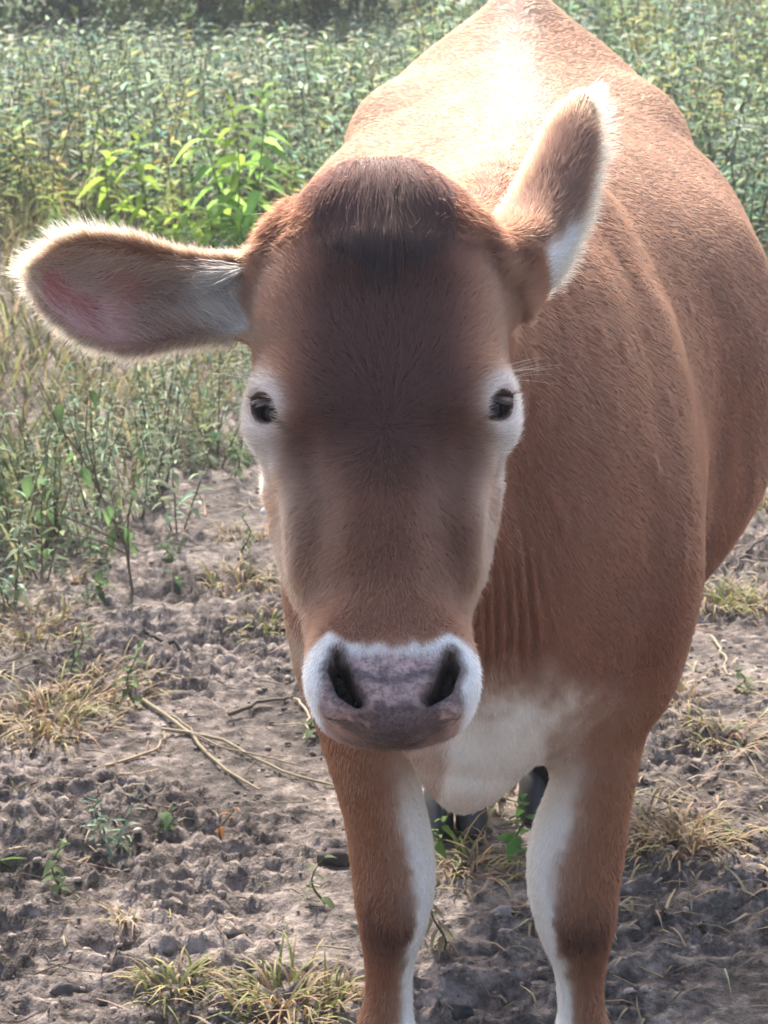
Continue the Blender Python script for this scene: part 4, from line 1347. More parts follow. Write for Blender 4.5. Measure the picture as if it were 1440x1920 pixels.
def build_meadow():
    r = np.random.default_rng(42)
    near = [weed_proto(k % 4, 10 + k, 1) for k in range(8)]
    far = [weed_proto(k % 4, 40 + k, 0) for k in range(6)]
    G = Geo()
    n_try = 14200
    y = 4.3 + (23.5 - 4.3) * np.sqrt(r.random(n_try) * .97 + .03)
    x = (r.random(n_try) * 2 - 1) * (1.05 + .24 * y)
    P = np.stack([x, y, np.zeros_like(x)], 1)
    e = y - meadow_edge(x)
    dens = smooth01(-.9, 1.3, e + .6 * fbm(P, .8, 2, .5, 9)) ** 1.6
    patch = fbm(P, .55, 3, .5, 15)
    dens *= .55 + .45 * smooth01(-.35, .15, patch)
    keep = r.random(n_try) < dens * np.interp(y, [4, 10, 17, 23], [1.0, .95, .8, .7])
    keep &= ~((y > 19.5) & (x < .3) & (r.random(n_try) > .3))
    keep &= ~((x > -1.45) & (x < .05) & (y > 6.9) & (y < 9.25) & (r.random(n_try) > .15))
    x, y, e, patch = x[keep], y[keep], e[keep], patch[keep]
    z = ground_h(x, y)
    hue = fbm(np.stack([x, y, 0 * x], 1), .4, 2, .5, 88)
    for i in range(len(x)):
        V, F, C, stem = (near if y[i] < 7.5 else far)[r.integers(0, 8 if y[i] < 7.5 else 6)]
        sc = (.26 + .30 * r.random()) * (np.interp(y[i], [4.5, 7, 11, 14, 17, 23], [.55, .85, 1.05, .85, .55, .6]) if x[i] < .3 else np.interp(y[i], [4.5, 7, 12, 23], [.55, .85, 1.05, 1.3])) * (1 if e[i] > .3 else .75) * (.42 if (-1.45 < x[i] < .0 and 6.2 < y[i] < 9.1) else 1)
        a = r.random() * 6.283; ca, sa = math.cos(a), math.sin(a)
        W_ = V * sc * np.array([1, 1, 1])
        W_ = np.stack([W_[:, 0] * ca - W_[:, 1] * sa, W_[:, 0] * sa + W_[:, 1] * ca, W_[:, 2]], 1) + np.array([x[i], y[i], z[i] - .004])
        u = r.random() + hue[i] * .5
        base = SILVER if u < .55 else OLIVE if u > .88 else BLUE if u > .72 else DULL
        base = rcol(base, .20, r)
        CC_ = C * base
        CC_[stem] = STEMC * (.7 + .5 * r.random())
        G.add(W_, F, np.clip(CC_, .01, .7))
    o = G.obj('meadow_weeds', LEAF)
    tag(o, 'dense grey green weeds covering the field behind the cow', 'weeds', kind='stuff')
    G = Geo()
    n_try = 1500
    y = 2.9 + 3.2 * r.random(n_try); x = -1.5 + 1.75 * r.random(n_try)
    dens = (.10 + .9 * smooth01(-1.8, -.3, y - meadow_edge(x))) * smooth01(-.15, .3, fbm(np.stack([x, y, 0 * x], 1), 1.9, 2, .5, 230)) * smooth01(2.7, 4.2, y)
    k = r.random(n_try) < dens
    x, y = x[k], y[k]; z = ground_h(x, y)
    for i in range(len(x)):
        V, F, C, stem = far[r.integers(0, 6)]
        sc = .05 + .09 * r.random() ** 2; a = r.random() * 6.283; ca, sa = math.cos(a), math.sin(a)
        W_ = V * sc * np.array([1.3, 1.3, .8])
        W_ = np.stack([W_[:, 0] * ca - W_[:, 1] * sa, W_[:, 0] * sa + W_[:, 1] * ca, W_[:, 2]], 1) + np.array([x[i], y[i], z[i] - .003])
        CC_ = C * rcol(SILVER * .75 if r.random() < .5 else np.array([.30, .25, .15]) if r.random() < .5 else DULL, .2, r); CC_[stem] = STEMC
        G.add(W_, F, np.clip(CC_, .01, .7))
    o = G.obj('low_sprigs', LEAF)
    tag(o, 'tiny scattered sprigs and withered leaves on the soil before the meadow', 'sprigs', kind='stuff')
    # undergrowth of fine grass between the weeds
    G = Geo()
    n_try = 15000
    y = 4.2 + (20 - 4.2) * r.random(n_try) ** 1.3
    x = (r.random(n_try) * 2 - 1) * (.8 + .20 * y)
    P = np.stack([x, y, np.zeros_like(x)], 1)
    dens = smooth01(-.9, .6, y - meadow_edge(x) + .8 * fbm(P, 1.2, 2, .5, 33))
    k = r.random(n_try) < dens
    x, y = x[k], y[k]; z = ground_h(x, y)
    x = np.repeat(x, 2); y = np.repeat(y, 2); z = np.repeat(z, 2); n = len(x)
    a = r.random(n) * 6.283
    c = np.where((r.random(n) < .6)[:, None], rcols([.21, .22, .10], .2, n, r), rcols([.30, .24, .13], .2, n, r))
    blades(G, np.stack([x + r.normal(size=n) * .02, y + r.normal(size=n) * .02, z - .003], 1), np.stack([np.cos(a) * .5, np.sin(a) * .5, np.ones(n)], 1), .10 + .20 * r.random(n), .004 + .004 * r.random(n) + .0004 * y, .3 + .7 * r.random(n), c * .8, c, 3)
    o = G.obj('undergrowth_grass', LEAF)
    tag(o, 'thin grass growing between the meadow weeds', 'grass', kind='stuff')

def leaf_meshes(name, specs, col, seed):
    r = np.random.default_rng(seed); out = []
    for (L, w, droop, fold) in specs:
        V, F = leaf_shape(L, w, droop, fold, 3)
        me = fast_mesh(name, V, F, 3)
        C = np.tile(np.array(col), (len(V), 1)) * np.exp(r.normal() * .18)
        # pale midrib
        C[1::3] *= 1.18
        set_color(me, 'leaf', np.clip(C, .01, .8)); me.materials.append(LEAF)
        me.polygons.foreach_set('use_smooth', np.ones(len(me.polygons), bool))
        out.append(me)
    return out

def place_leaf(me, root, p, d, roll=0.0, sc=1.0, name='leaf'):
    R = frame_from(d)
    M = Matrix(((R[0][0], R[1][0], R[2][0]), (R[0][1], R[1][1], R[2][1]), (R[0][2], R[1][2], R[2][2]))).to_4x4()
    M = Matrix.Translation(Vector(p)) @ M @ Matrix.Rotation(roll, 4, 'X') @ Matrix.Scale(sc, 4)
    o = bpy.data.objects.new(name, me); COL.objects.link(o); o.parent = root; o.matrix_local = M
    return o

def leafy_plant(px, py, height, leaves, nleaf, seed, label, group=None, lean=(0, 0), stemcol=(.16, .24, .07), name='leafy_plant', cat='plant', stem_r=.005, bare=.0, sz=1.0):
    r = np.random.default_rng(seed)
    g = WG(px, py); z = float(ground_h([g[0]], [g[1]])[0])
    root = empty(name, (g[0], g[1], z - .003))
    tag(root, label, cat, group)
    pts = []
    for i in range(8):
        t = i / 7
        pts.append(np.array([lean[0] * t * height + .012 * math.sin(t * 5 + seed), lean[1] * t * height + .01 * math.cos(t * 4 + seed), t * height]))
    G = Geo(); tube(G, pts, stem_r, stem_r * .45, stemcol, 6)
    G.obj('stem', LEAF, root)
    pts = np.array(pts)
    for k in range(nleaf):
        t = bare + (1 - bare) * (k + .6) / nleaf
        f = t * 7; i = min(int(f), 6); p = pts[i] + (pts[i + 1] - pts[i]) * (f - i)
        a = k * 2.4 + r.normal() * .35
        el = .45 - .55 * (1 - t) + r.normal() * .22 if t < .86 else .9 + r.normal() * .2
        d = (math.cos(a) * math.cos(el), math.sin(a) * math.cos(el), math.sin(el))
        place_leaf(leaves[r.integers(0, len(leaves))], root, p, d, r.normal() * .25, sz * (.75 + .4 * r.random()) * (1.05 - .45 * t))
    return root

def build_bright_plants():
    spec = [(.110, .034, .55, .25), (.095, .032, .75, .3), (.120, .036, .95, .25), (.085, .026, .35, .35), (.10, .036, 1.1, .2)]
    lv = leaf_meshes('leaf', spec, (.34, .47, .085), 3)
    lv2 = leaf_meshes('leaf', spec, (.28, .46, .12), 4)
    g = 'bright green leafy plants behind the ear'
    # base px, base py, height, leaves, nleaf
    data = [(487, 478, .60, lv2, 30, 'tallest bright green leafy plant of the clump behind the left ear', (.02, 0)),
            (452, 474, .56, lv, 26, 'tall green leafy plant just beside the tallest one of the clump', (-.04, 0)),
            (425, 470, .50, lv2, 26, 'tall leafy plant with a leaning dark stem in the green clump', (-.16, 0)),
            (275, 468, .44, lv, 20, 'yellow green leafy plant with drooping leaves next to the small white flower', (-.02, 0)),
            (213, 466, .35, lv, 20, 'yellow green plant with a star of arching leaves above the left ear', (-.03, 0)),
            (548, 440, .27, lv, 14, 'small light green leafy plant between the tall clump and the poll', (.03, 0)),
            (335, 476, .19, lv, 16, 'low bright green plant between the two groups of tall plants', (.05, 0)),
            (105, 452, .17, lv, 12, 'low yellow green plant among dry grass above the ear tip', (-.05, 0)),
            (395, 484, .20, lv, 16, 'low round-leaved bright plant at the foot of the tall clump', (.0, 0)),
            (300, 486, .14, lv, 12, 'short bright seedling touching the top edge of the left ear', (.0, 0)),
            (455, 488, .18, lv2, 14, 'short dark green leafy plant at the foot of the tallest plant', (.06, 0))]
    for i, (px, py, h, l, n, lab, ln) in enumerate(data):
        leafy_plant(px, py, h, l, n + 10, 500 + i, lab, g, ln, sz=1.5)
    # white flower head on a thin stalk
    p = WG(318, 430); root = empty('white_flower', (p[0], p[1], 0)); tag(root, 'small white flower head standing among the bright green plants', 'flower')
    t = WY(314, 293, p[1]) - np.array([p[0], p[1], 0])
    G = Geo(); tube(G, [np.zeros(3), t * .5 + np.array([.01, 0, 0]), t], .002, .0015, (.18, .24, .08), 5); G.obj('stalk', LEAF, root)
    G = Geo()
    for k in range(22):
        a = k * 2.4; el = .2 + 1.1 * (k / 22)
        V, F = leaf_shape(.016, .010, .3, .3, 2)
        G.add(V @ frame_from((math.cos(a) * math.cos(el), math.sin(a) * math.cos(el), math.sin(el))) + t, F, (.75, .70, .66))
    G.obj('petals', LEAF, root)

def build_side_plants():
    r = np.random.default_rng(91)
    dk = leaf_meshes('leaf', [(.050, .030, .5, .35), (.042, .026, .8, .4), (.058, .032, .9, .3), (.036, .022, .6, .4)], (.10, .165, .065), 6)
    pale = leaf_meshes('leaf', [(.040, .020, .6, .3), (.034, .018, .9, .3), (.045, .020, .4, .35)], (.20, .27, .13), 7)
    # branching woody weed with drooping dark leaves
    g = WG(250, 1118); z = float(ground_h([g[0]], [g[1]])[0])
    root = empty('branching_weed', (g[0], g[1], z)); tag(root, 'thin branching woody weed with a few drooping dark green leaves at the meadow edge', 'weed')
    def P(px, py, dy=0.0): return WY(px, py, g[1] + dy) - np.array([g[0], g[1], z])
    br = [[(250, 1118), (235, 1020), (190, 930), (150, 850), (118, 745)], [(190, 930), (160, 820), (165, 740)], [(235, 1020), (150, 980), (95, 960), (60, 900)], [(150, 850), (110, 800), (70, 720)], [(242, 1060), (240, 980), (250, 905), (262, 830)], [(240, 1040), (190, 1015), (130, 1000)]]
    for i, b in enumerate(br):
        G = Geo(); pts = [P(x, y, .03 * math.sin(i * 2.1) * k / len(b)) for k, (x, y) in enumerate(b)]
        tube(G, pts, .0032 if i == 0 else .0022, .0010, (.16, .115, .075), 5)
        G.obj('branch', DRY, root)
    for (x, y) in ((75, 965), (100, 965), (240, 930), (230, 1000), (245, 1010), (180, 1110), (185, 1080), (125, 860), (60, 905), (262, 850), (270, 870), (150, 890), (205, 960), (115, 770), (165, 745), (85, 1040), (215, 1005), (95, 930), (260, 900), (240, 1030)):
        p = P(x + r.normal() * 4, y - 12, r.normal() * .02)
        place_leaf(dk[r.integers(0, 4)], root, p, (r.normal() * .5, r.normal() * .5 - .2, -.75), r.normal() * .4, .65 + .3 * r.random())
    # small plants on the bare soil
    for i, (px, py, h, lv, n, lab, ln) in enumerate([
        (252, 1318, .110, dk, 12, 'small dark green seedling standing beside dry stalks on the bare soil', (0, 0)),
        (146, 1262, .105, pale, 14, 'pale fuzzy upright seedling near the edge of the dry grass', (0, 0)),
        (178, 1128, .060, dk, 7, 'tiny dark leaved sprout under the branching weed', (0, 0)),
        (312, 1058, .050, dk, 9, 'tiny green sprout alone on the pale cracked soil', (0, 0)),
        (335, 1095, .040, dk, 5, 'smallest two-leaved sprout on the pale cracked soil', (0, 0)),
        (95, 1655, .085, pale, 16, 'wilted grey green weed lying on the lumpy mud', (.3, 0)),
        (590, 1372, .05, pale, 10, 'low pale green sprig beside the cow fore leg and fallen stalks', (.2, 0)),
        (825, 1598, .075, leaf_meshes('leaf', [(.055, .026, .5, .3), (.045, .022, .8, .3)], (.20, .32, .07), 8), 9, 'bright green sprout beside the dark hind hoof between the fore legs', (0, 0)),
        (968, 1610, .11, leaf_meshes('leaf', [(.060, .036, .7, .25), (.05, .032, .9, .3)], (.11, .25, .06), 9), 9, 'broad leaved green weed growing between the cow fore legs', (.02, 0)),
        (1385, 1300, .05, pale, 9, 'small grey green sprig on the mud beside the right fore leg', (0, 0)),
        (1080 + 220, 1085, .05, pale, 8, 'low green sprig under the cow belly line', (0, 0)),
        (820, 1775, .10, leaf_meshes('leaf', [(.045, .014, .8, .4), (.05, .016, 1.0, .4)], (.26, .22, .14), 12), 15, 'withered grey straw coloured weed standing between the fore legs', (.02, 0)),
        (600, 1690, .075, pale, 6, 'thin single stemmed seedling beside the left fore leg', (0, 0)),
        (425, 1560, .06, leaf_meshes('leaf', [(.04, .014, .6, .4)], (.36, .17, .07), 13), 6, 'withered orange brown seedling on the open mud', (0, 0)),
        (310, 1555, .045, dk, 4, 'dark single stalk sprout on the open mud', (0, 0)),
        (460, 1030 + 10, .09, pale, 12, 'pale green weed beside the cow cheek', (0, 0)),
        (440, 900, .12, pale, 16, 'yellowish green weed next to the eye of the cow', (0, 0)),
        (400, 830, .13, pale, 18, 'silvery weed with narrow leaves below the left ear', (0, 0)),
        (5, 1600, .05, lvb_, 3, 'bright green grass sprout cut by the frame edge on the mud', (-.2, 0))]):
        leafy_plant(px, py, h, lv, n, 700 + i, lab, 'small plants on the bare soil', ln, (.15, .17, .08), 'seedling', 'seedling', .0022, .12, .8)

def build_fringe_weeds():
    """single weeds at the edge of the meadow, each a plant of its own"""
    r = np.random.default_rng(77)
    protos = []
    for k in range(5):
        V, F, C, stem = weed_proto(k % 4, 90 + k, 3)
        sf = stem[F].all(1)
        for col in (SILVER, DULL):
            ms = []
            for nm, sel, cc in (('foliage', ~sf, C * col), ('stems', sf, np.tile(STEMC, (len(V), 1)))):
                used = np.unique(F[sel]); mp = np.zeros(len(V), int); mp[used] = np.arange(len(used))
                me = fast_mesh(nm, V[used], mp[F[sel]], 3); set_color(me, 'leaf', np.clip(cc[used], .01, .7)); me.materials.append(LEAF)
                ms.append((nm, me))
            protos.append(ms)
    spots = []
    while len(spots) < 64:
        x = -1.15 + 1.0 * r.random(); y = 4.5 + 3.0 * r.random()
        e = y - meadow_edge(x)
        if -1.25 < e < .35 and r.random() < smooth01(-1.5, -.2, np.array([e]))[0] and all((x - a) ** 2 + (y - b) ** 2 > .012 for a, b in spots): spots.append((x, y))
    spots += [(1.22, 8.0), (1.32, 7.7), (1.45, 8.1), (1.52, 7.4), (1.60, 7.9)]
    for (x, y) in spots:
        z = float(ground_h([x], [y])[0])
        root = empty('meadow_weed', (x, y, z - .004), r.random() * 6.28)
        left = x < 0; sc = .13 + .20 * r.random(); pk = r.integers(0, len(protos))
        look = ('tall ' if sc > .25 else 'low ' if sc < .18 else '') + ('silvery' if pk % 2 == 0 else 'dull green') + ' weed with ' + ['oval', 'broad', 'small narrow', 'long narrow', 'oval'][pk // 2] + ' leaves'
        tag(root, look + (' at the meadow edge below the left ear' if left else ' at the meadow edge beside the cow flank'), 'weed', 'weeds along the left meadow edge' if left else 'weeds at the edge beside the flank')
        for nm, me in protos[pk]:
            o = bpy.data.objects.new(nm, me); COL.objects.link(o); o.parent = root; o.scale = (sc, sc, sc)

def tuft(px, py, rad, h, n, label, group, green, seed, name='grass_tuft'):
    r = np.random.default_rng(seed); G = Geo()
    g = WG(px, py); 
    root_z = float(ground_h([g[0]], [g[1]])[0])
    a = r.random(n) * 6.283; q = rad * r.random(n) ** .7
    bx, by = q * np.cos(a), q * np.sin(a)
    bz = ground_h(g[0] + bx, g[1] + by) - root_z
    a2 = a + r.normal(size=n) * .9; fl = .35 + .9 * r.random(n)
    gr = (r.random(n) < green)[:, None]
    c = np.where(gr, rcols([.20, .24, .06], .2, n, r), rcols([.24, .15, .075], .25, n, r))
    t = np.where(gr, rcols([.36, .33, .10], .2, n, r), rcols([.42, .30, .15], .25, n, r))
    blades(G, np.stack([bx, by, bz - .004], 1), np.stack([np.cos(a2) * fl, np.sin(a2) * fl, np.ones(n)], 1), h * (.4 + .8 * r.random(n)), .0028 + .0022 * r.random(n), .3 + .9 * r.random(n), c, t, 4)
    me = G.mesh(name); o = me_obj(name, me, DRY)
    o.location = (g[0], g[1], root_z)
    tag(o, label, 'grass', group)

def build_tufts():
    T = [(535, 1868, .075, .085, 190, 'large tuft of dry yellow grass in front of the left fore leg', .38),
         (330, 1840, .045, .070, 90, 'smaller yellow green grass tuft beside the large one', .45),
         (640, 1850, .035, .055, 50, 'thin dry grass touching the left fore leg', .15),
         (1268, 1580, .095, .095, 200, 'wide patch of dry golden grass right of the right fore leg', .12),
         (1350, 1388, .060, .070, 90, 'dry grass tuft behind the golden patch', .2),
         (1262, 1310, .055, .065, 70, 'reddish dry grass tuft close to the right foreleg elbow', .08),
         (1350, 1125, .075, .090, 110, 'yellow green grass tuft under the belly of the cow', .5),
         (1425, 1135, .06, .09, 70, 'dry grass tuft at the edge of the picture under the flank', .3),
         (880, 1625, .085, .080, 120, 'straw coloured grass around the hind hooves', .15),
         (965, 1490, .07, .13, 60, 'tall pale grass behind the brisket', .4),
         (455, 1092, .08, .075, 110, 'orange brown dry grass beside the cow cheek', .2),
         (490, 1175, .06, .06, 70, 'pale dry grass left of the cow muzzle', .3),
         (445, 1005, .06, .05, 60, 'reddish dead grass clump below the eye', .05),
         (240, 1720, .02, .055, 22, 'tiny reddish dry grass sprig on the open mud', .1),
         (90, 1345, .13, .11, 200, 'big mound of brown dry grass at the foot of the meadow', .12),
         (60, 1190, .12, .10, 130, 'brown dead grass below the branching weed', .25),
         (200, 1290, .10, .08, 90, 'flattened dead grass around the dark seedling', .1),
         (350, 730, .16, .16, 150, 'dry yellow grass under the left ear', .35),
         (50, 430, .40, .28, 200, 'dry olive grass clump above the ear tip', .45),
         (430, 680, .12, .22, 90, 'tall yellowish grass between the ear and the eye', .5),
         (1400, 940, .10, .12, 90, 'green and yellow grass beside the belly', .5)]
    for i, (px, py, rad, h, n, lab, gr) in enumerate(T):
        tuft(px, py, rad, h, n, lab, 'grass tufts on the soil', gr, 900 + i)

def build_litter():
    r = np.random.default_rng(31)
    # fallen stalks : things of their own
    ST = [([(268, 1318), (345, 1372), (420, 1440), (490, 1482)], .0042, (.40, .32, .20), 'long pale dry stalk lying diagonally on the mud'),
          ([(305, 1372), (400, 1385), (520, 1440), (640, 1480)], .0038, (.38, .31, .19), 'long dry stalk pointing to the left fore leg'),
          ([(320, 1345), (400, 1400), (560, 1435)], .0025, (.30, .24, .14), 'thin dry stalk crossing the long pale one'),
          ([(195, 1435), (295, 1400), (312, 1372)], .003, (.42, .33, .18), 'bent straw beside the crossing stalks'),
          ([(268, 1193), (300, 1205), (350, 1228)], .0055, (.045, .035, .03), 'dark stick on the soil above the dead grass'),
          ([(430, 1345), (490, 1322), (545, 1310)], .005, (.16, .12, .09), 'brown twig lying beside the muzzle'),
          ([(555, 1310), (578, 1345), (570, 1388)], .0032, (.45, .36, .24), 'pale curved straw hanging down by the left fore leg'),
          ([(180, 1300), (230, 1275), (330, 1262), (380, 1290)], .0028, (.34, .27, .17), 'arching dry stalk behind the dark seedling'),
          ([(60, 1405), (75, 1330), (60, 1320)], .0035, (.46, .38, .26), 'short whitish straw in the brown grass mound'),
          ([(880, 1690), (925, 1655), (965, 1640)], .0022, (.42, .35, .22), 'thin straw between the fore legs'),
          ([(855, 1640), (862, 1600), (880, 1560), (905, 1490)], .0022, (.30, .30, .14), 'thin upright stalk beside the hind hoof'),
          ([(1300, 1385), (1370, 1400), (1430, 1470)], .0025, (.38, .30, .2), 'thin dry stalk beyond the golden grass patch'),
          ([(560, 1090), (480, 1080), (400, 1078)], .0025, (.36, .28, .18), 'straw lying below the cow cheek'),
          ([(1380, 1062), (1400, 1030), (1440, 1010)], .004, (.10, .08, .06), 'dark twig under the belly at the picture edge'),
          ([(1330, 1200), (1360, 1240), (1355, 1275)], .003, (.46, .36, .24), 'pale bent straw beside the right leg')]
    for pts, rad, col, lab in ST:
        w = [WG(*p) for p in pts]
        w = np.array(w); zz = ground_h(w[:, 0], w[:, 1])
        w[:, 2] = zz + rad + .004
        t = np.arange(len(w)); tt = np.linspace(0, len(w) - 1, 14)
        c = pchip(t, w, tt); c[:, 2] = np.maximum(c[:, 2], ground_h(c[:, 0], c[:, 1]) + rad * .6)
        c[:, :2] += r.normal(size=(14, 2)) * .0025
        o0 = c[0].copy()
        G = Geo(); tube(G, c - o0, rad, rad * .5, rcol(col, .1, r), 5)
        o = G.obj('dry_stalk', DRY); o.location = o0
        tag(o, lab, 'stalk', 'fallen stalks on the soil')
    # loose straw bits and clods nobody could count
    G = Geo()
    n = 6000
    y = 2.2 + 4.2 * r.random(n) ** 1.2; x = (r.random(n) * 2 - 1) * (.45 + .20 * y)
    P = np.stack([x, y, 0 * x], 1)
    k = r.random(n) < (.25 + .75 * smooth01(-.1, .3, fbm(P, 1.6, 2, .5, 61))) * (1 - .8 * smooth01(.25, .5, x) * smooth01(3.2, 2.9, y))
    x, y = x[k], y[k]
    n = len(x); a = r.random(n) * 6.283; L = .015 + .085 * r.random(n) ** 2.2
    PT = np.zeros((n, 3, 3))
    for q, t in enumerate((-.5, 0, .5)):
        PT[:, q, 0] = x + np.cos(a) * L * t + r.normal(size=n) * .003; PT[:, q, 1] = y + np.sin(a) * L * t + r.normal(size=n) * .003
        PT[:, q, 2] = ground_h(PT[:, q, 0], PT[:, q, 1]) + .003 + .006 * r.random(n)
    for i in range(n):
        c = rcol([.33, .255, .165] if r.random() < .6 else [.14, .105, .08], .3, r)
        tube(G, PT[i], .0009 + .0015 * r.random(), .0007, c, 3)
    n = 11000
    y2 = 2.3 + 4.0 * r.random(n) ** 1.1; x2 = (r.random(n) * 2 - 1) * (.45 + .20 * y2)
    P = np.stack([x2, y2, 0 * x2], 1)
    k = r.random(n) < smooth01(-.05, .35, fbm(P, 2.3, 3, .5, 161)) * (1 - .8 * smooth01(.25, .5, x2) * smooth01(3.2, 2.9, y2))
    x2, y2 = x2[k], y2[k]; n = len(x2); a = r.random(n) * 6.283; up = .15 + .5 * r.random(n)
    c = np.where((r.random(n) < .65)[:, None], rcols([.36, .27, .16], .25, n, r), rcols([.17, .135, .09], .25, n, r))
    blades(G, np.stack([x2, y2, ground_h(x2, y2) - .001], 1), np.stack([np.cos(a), np.sin(a), up], 1), .02 + .07 * r.random(n), .0026 + .0034 * r.random(n), .4 + .8 * r.random(n), c * .8, c, 3)
    o = G.obj('straw_litter', DRY); tag(o, 'loose straw and stem bits strewn on the mud', 'straw', kind='stuff')
    m, nt, b = new_mat('clod_soil')
    at = nt.nodes.new('ShaderNodeAttribute'); at.attribute_name = 'leaf'
    nz = nt.nodes.new('ShaderNodeTexNoise'); nz.inputs['Scale'].default_value = 160; nz.inputs['Detail'].default_value = 4
    gg = nt.nodes.new('ShaderNodeNewGeometry'); nt.links.new(gg.outputs['Position'], nz.inputs['Vector'])
    mm = nt.nodes.new('ShaderNodeMapRange'); mm.inputs['To Min'].default_value = .5; mm.inputs['To Max'].default_value = 1.5; nt.links.new(nz.outputs[0], mm.inputs[0])
    hs = nt.nodes.new('ShaderNodeHueSaturation'); nt.links.new(mm.outputs[0], hs.inputs['Value']); nt.links.new(at.outputs['Color'], hs.inputs['Color'])
    nt.links.new(hs.outputs[0], b.inputs['Base Color']); b.inputs['Roughness'].default_value = .9; b.inputs['Specular IOR Level'].default_value = .2
    bm = bmesh.new(); bmesh.ops.create_icosphere(bm, subdivisions=1, radius=1)
    JV = np.array([v.co for v in bm.verts]); JF = np.array([[v.index for v in f.verts] for f in bm.faces]); bm.free()
    bm = bmesh.new(); bmesh.ops.create_icosphere(bm, subdivisions=2, radius=1)
    IV = np.array([v.co for v in bm.verts]); IF = np.array([[v.index for v in f.verts] for f in bm.faces]); bm.free()
    pro = []
    for q in range(10):
        d = 1 + .75 * fbm(JV * 1.0 + q * 7.7, 2.2, 3, .7, 200 + q)
        pro.append(JV * d[:, None] * np.array([1, .8, .55]))
    G = Geo(); n = 11000
    y = 2.2 + 3.6 * r.random(n) ** 1.1; x = (r.random(n) * 2 - 1) * (.40 + .20 * y)
    P = np.stack([x, y, 0 * x], 1)
    k = r.random(n) < (.12 + .88 * smooth01(-.15, .3, fbm(P, 2.2, 3, .5, 71))) * (1 - .75 * smooth01(.25, .5, x) * smooth01(3.2, 2.9, y))
    x, y = x[k], y[k]; z = ground_h(x, y)
    for i in range(len(x)):
        sz = .0018 + .0070 * r.random() ** 4
        a = r.random() * 6.283; ca, sa = math.cos(a), math.sin(a)
        V = pro[r.integers(0, 10)] * sz
        V = np.stack([V[:, 0] * ca - V[:, 1] * sa, V[:, 0] * sa + V[:, 1] * ca, V[:, 2]], 1) + np.array([x[i], y[i], z[i] + sz * .15])
        G.add(V, JF, np.array([.15, .118, .100] if r.random() < .55 else [.27, .22, .185]) * math.exp(r.normal() * .3))
    o = me_obj('soil_clods', G.mesh('soil_clods'), m, None, False); tag(o, 'crumbled clods of dry mud scattered on the ground', 'soil', kind='stuff')
    # stones and larger clods that can be picked out
    for i, (px, py, sz, col, lab) in enumerate([(944, 1712, .014, (.20, .17, .155), 'small grey stone between the fore legs'), (946, 1738, .010, (.18, .15, .14), 'flat pebble just in front of the small grey stone'), (438, 1752, .016, (.05, .042, .040), 'dark lumpy clod on the pale crust'), (625, 1600, .024, (.045, .036, .033), 'large dark clod left of the left knee'), (860, 1893, .017, (.035, .032, .032), 'black lump of dung in front of the hoof print'), (125, 1845, .016, (.055, .048, .045), 'dark pointed clod near the picture edge'), (498, 960, .012, (.62, .58, .52), 'small white stone beside the cow cheek')]):
        g = WG(px, py); zz = float(ground_h([g[0]], [g[1]])[0])
        d = 1 + .95 * fbm(IV + i * 3.3, 2.6, 3, .7, 400 + i)
        V = IV * d[:, None] * np.array([1.1, .85, .7]) * sz
        me = fast_mesh('stone', V, IF, 3); set_color(me, 'leaf', np.tile(np.array(col) * 1.5, (len(V), 1)))
        o = me_obj('dung_lump' if 'dung' in lab else 'clod' if 'clod' in lab else 'stone', me, m, None, False); o.location = (g[0], g[1], zz + sz * .35)
        tag(o, lab, 'dung' if 'dung' in lab else 'clod' if 'clod' in lab else 'stone', None)

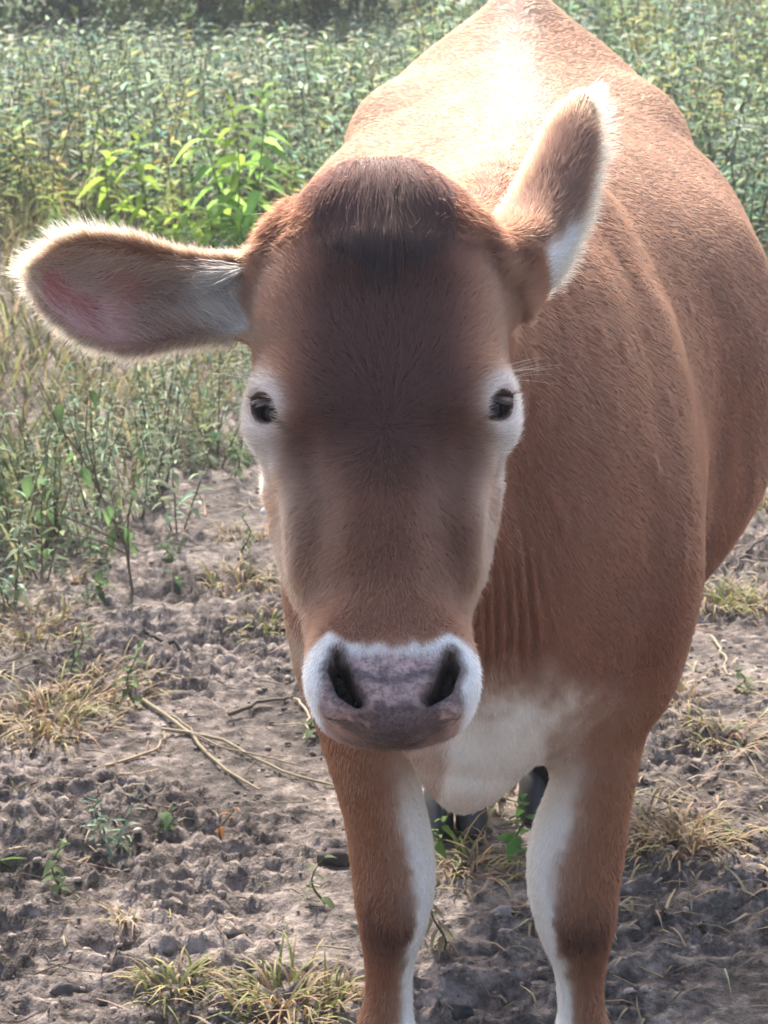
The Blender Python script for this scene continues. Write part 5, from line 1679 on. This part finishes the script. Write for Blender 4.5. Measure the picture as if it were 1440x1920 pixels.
def build_shrubs():
    r = np.random.default_rng(64)
    S = [(-3.6, 17.6, 2.6, 1.3, 'dark shrub farthest along the field edge past the meadow', (.05, .09, .05)), (-2.35, 18.2, 3.0, 1.2, 'shady dark green bush at the back of the meadow', (.055, .10, .05)),
         (-1.30, 17.6, 2.3, .95, 'lighter green bush between two dark bushes at the field edge', (.15, .21, .06)), (-.50, 18.4, 2.8, 1.0, 'dark bush with bare stems behind the tallest meadow weeds', (.06, .10, .055)),
         (1.0, 21.0, 2.4, 1.2, 'distant bush behind the back of the cow', (.08, .13, .06)), (2.6, 21.5, 2.6, 1.3, 'distant bush to the far side of the cow rump', (.08, .13, .06)), (4.3, 21.0, 2.5, 1.3, 'olive bush at the far corner of the field', (.10, .13, .06)), (-5.2, 18.5, 2.8, 1.4, 'tall bush at the far end of the hedge row', (.06, .11, .05))]
    for i, (x, y, h, rad, lab, col) in enumerate(S):
        root = empty('shrub', (x, y, 0)); tag(root, lab, 'shrub', 'shrubs along the field edge')
        G = Geo()
        tips = []
        for k in range(9):
            a = r.random() * 6.283; l = rad * (.2 + .6 * r.random())
            pts = [np.array([math.cos(a) * l * t * (.4 + .6 * t) + .05 * r.normal() * t, math.sin(a) * l * t + .05 * r.normal() * t, h * .85 * t]) for t in np.linspace(0, 1, 6)]
            tube(G, pts, .035, .008, (.07, .055, .045), 5); tips.append(pts)
        G.obj('trunk', DRY, root)
        G = Geo()
        for k in range(2400):
            pts = tips[r.integers(0, 9)]; q = pts[r.integers(0, 6)] if k % 3 else pts[r.integers(0, 2)] * np.array([2.2, 2.2, 1])
            p = q + r.normal(size=3) * np.array([rad * .36, rad * .36, .24])
            if p[2] < .04: continue
            a = r.random() * 6.283; el = r.normal() * .5
            L = .09 + .08 * r.random()
            V, F = leaf_shape(L, L * .5, .4, .3, 1)
            G.add(V @ frame_from((math.cos(a) * math.cos(el), math.sin(a) * math.cos(el), math.sin(el))) + p, F, rcol(col, .25, r))
        G.obj('crown', LEAF, root)

for nodes in (FL, FR, HLg, HRg):
    HOOF_XY.append((nodes[-1][0][0], nodes[-1][0][1] - .02))
build_ground()
build_shrubs()
build_far_thicket()
build_meadow()
cow, cow_body, CV, CN, CC = build_cow()
build_fur(cow_body, CV, CN, CC)
build_cow_parts(cow, cow_body)
lvb_ = leaf_meshes('leaf', [(.06, .008, .3, .3)], (.20, .34, .06), 21)
build_bright_plants()
build_side_plants()
build_fringe_weeds()
build_tufts()
build_litter()

def build_haze():
    lo = (-190, -60, -1.3); hi = (190, 300, 4.8)
    V = [(x, y, z) for x in (lo[0], hi[0]) for y in (lo[1], hi[1]) for z in (lo[2], hi[2])]
    F = [(0, 1, 3, 2), (4, 6, 7, 5), (0, 4, 5, 1), (2, 3, 7, 6), (0, 2, 6, 4), (1, 5, 7, 3)]
    m = bpy.data.materials.new('haze_air'); m.use_nodes = True
    nt = m.node_tree
    for n_ in list(nt.nodes): nt.nodes.remove(n_)
    out = nt.nodes.new('ShaderNodeOutputMaterial'); v = nt.nodes.new('ShaderNodeVolumePrincipled')
    v.inputs['Color'].default_value = (.93, .96, 1.0, 1)
    v.inputs['Density'].default_value = HAZE
    v.inputs['Anisotropy'].default_value = .25
    nt.links.new(v.outputs[0], out.inputs['Volume'])
    o = mesh_obj('haze', V, F, m, None, False)
    tag(o, 'thin pale summer haze over the field', 'haze', kind='stuff')
HAZE = 0.0028
build_haze()
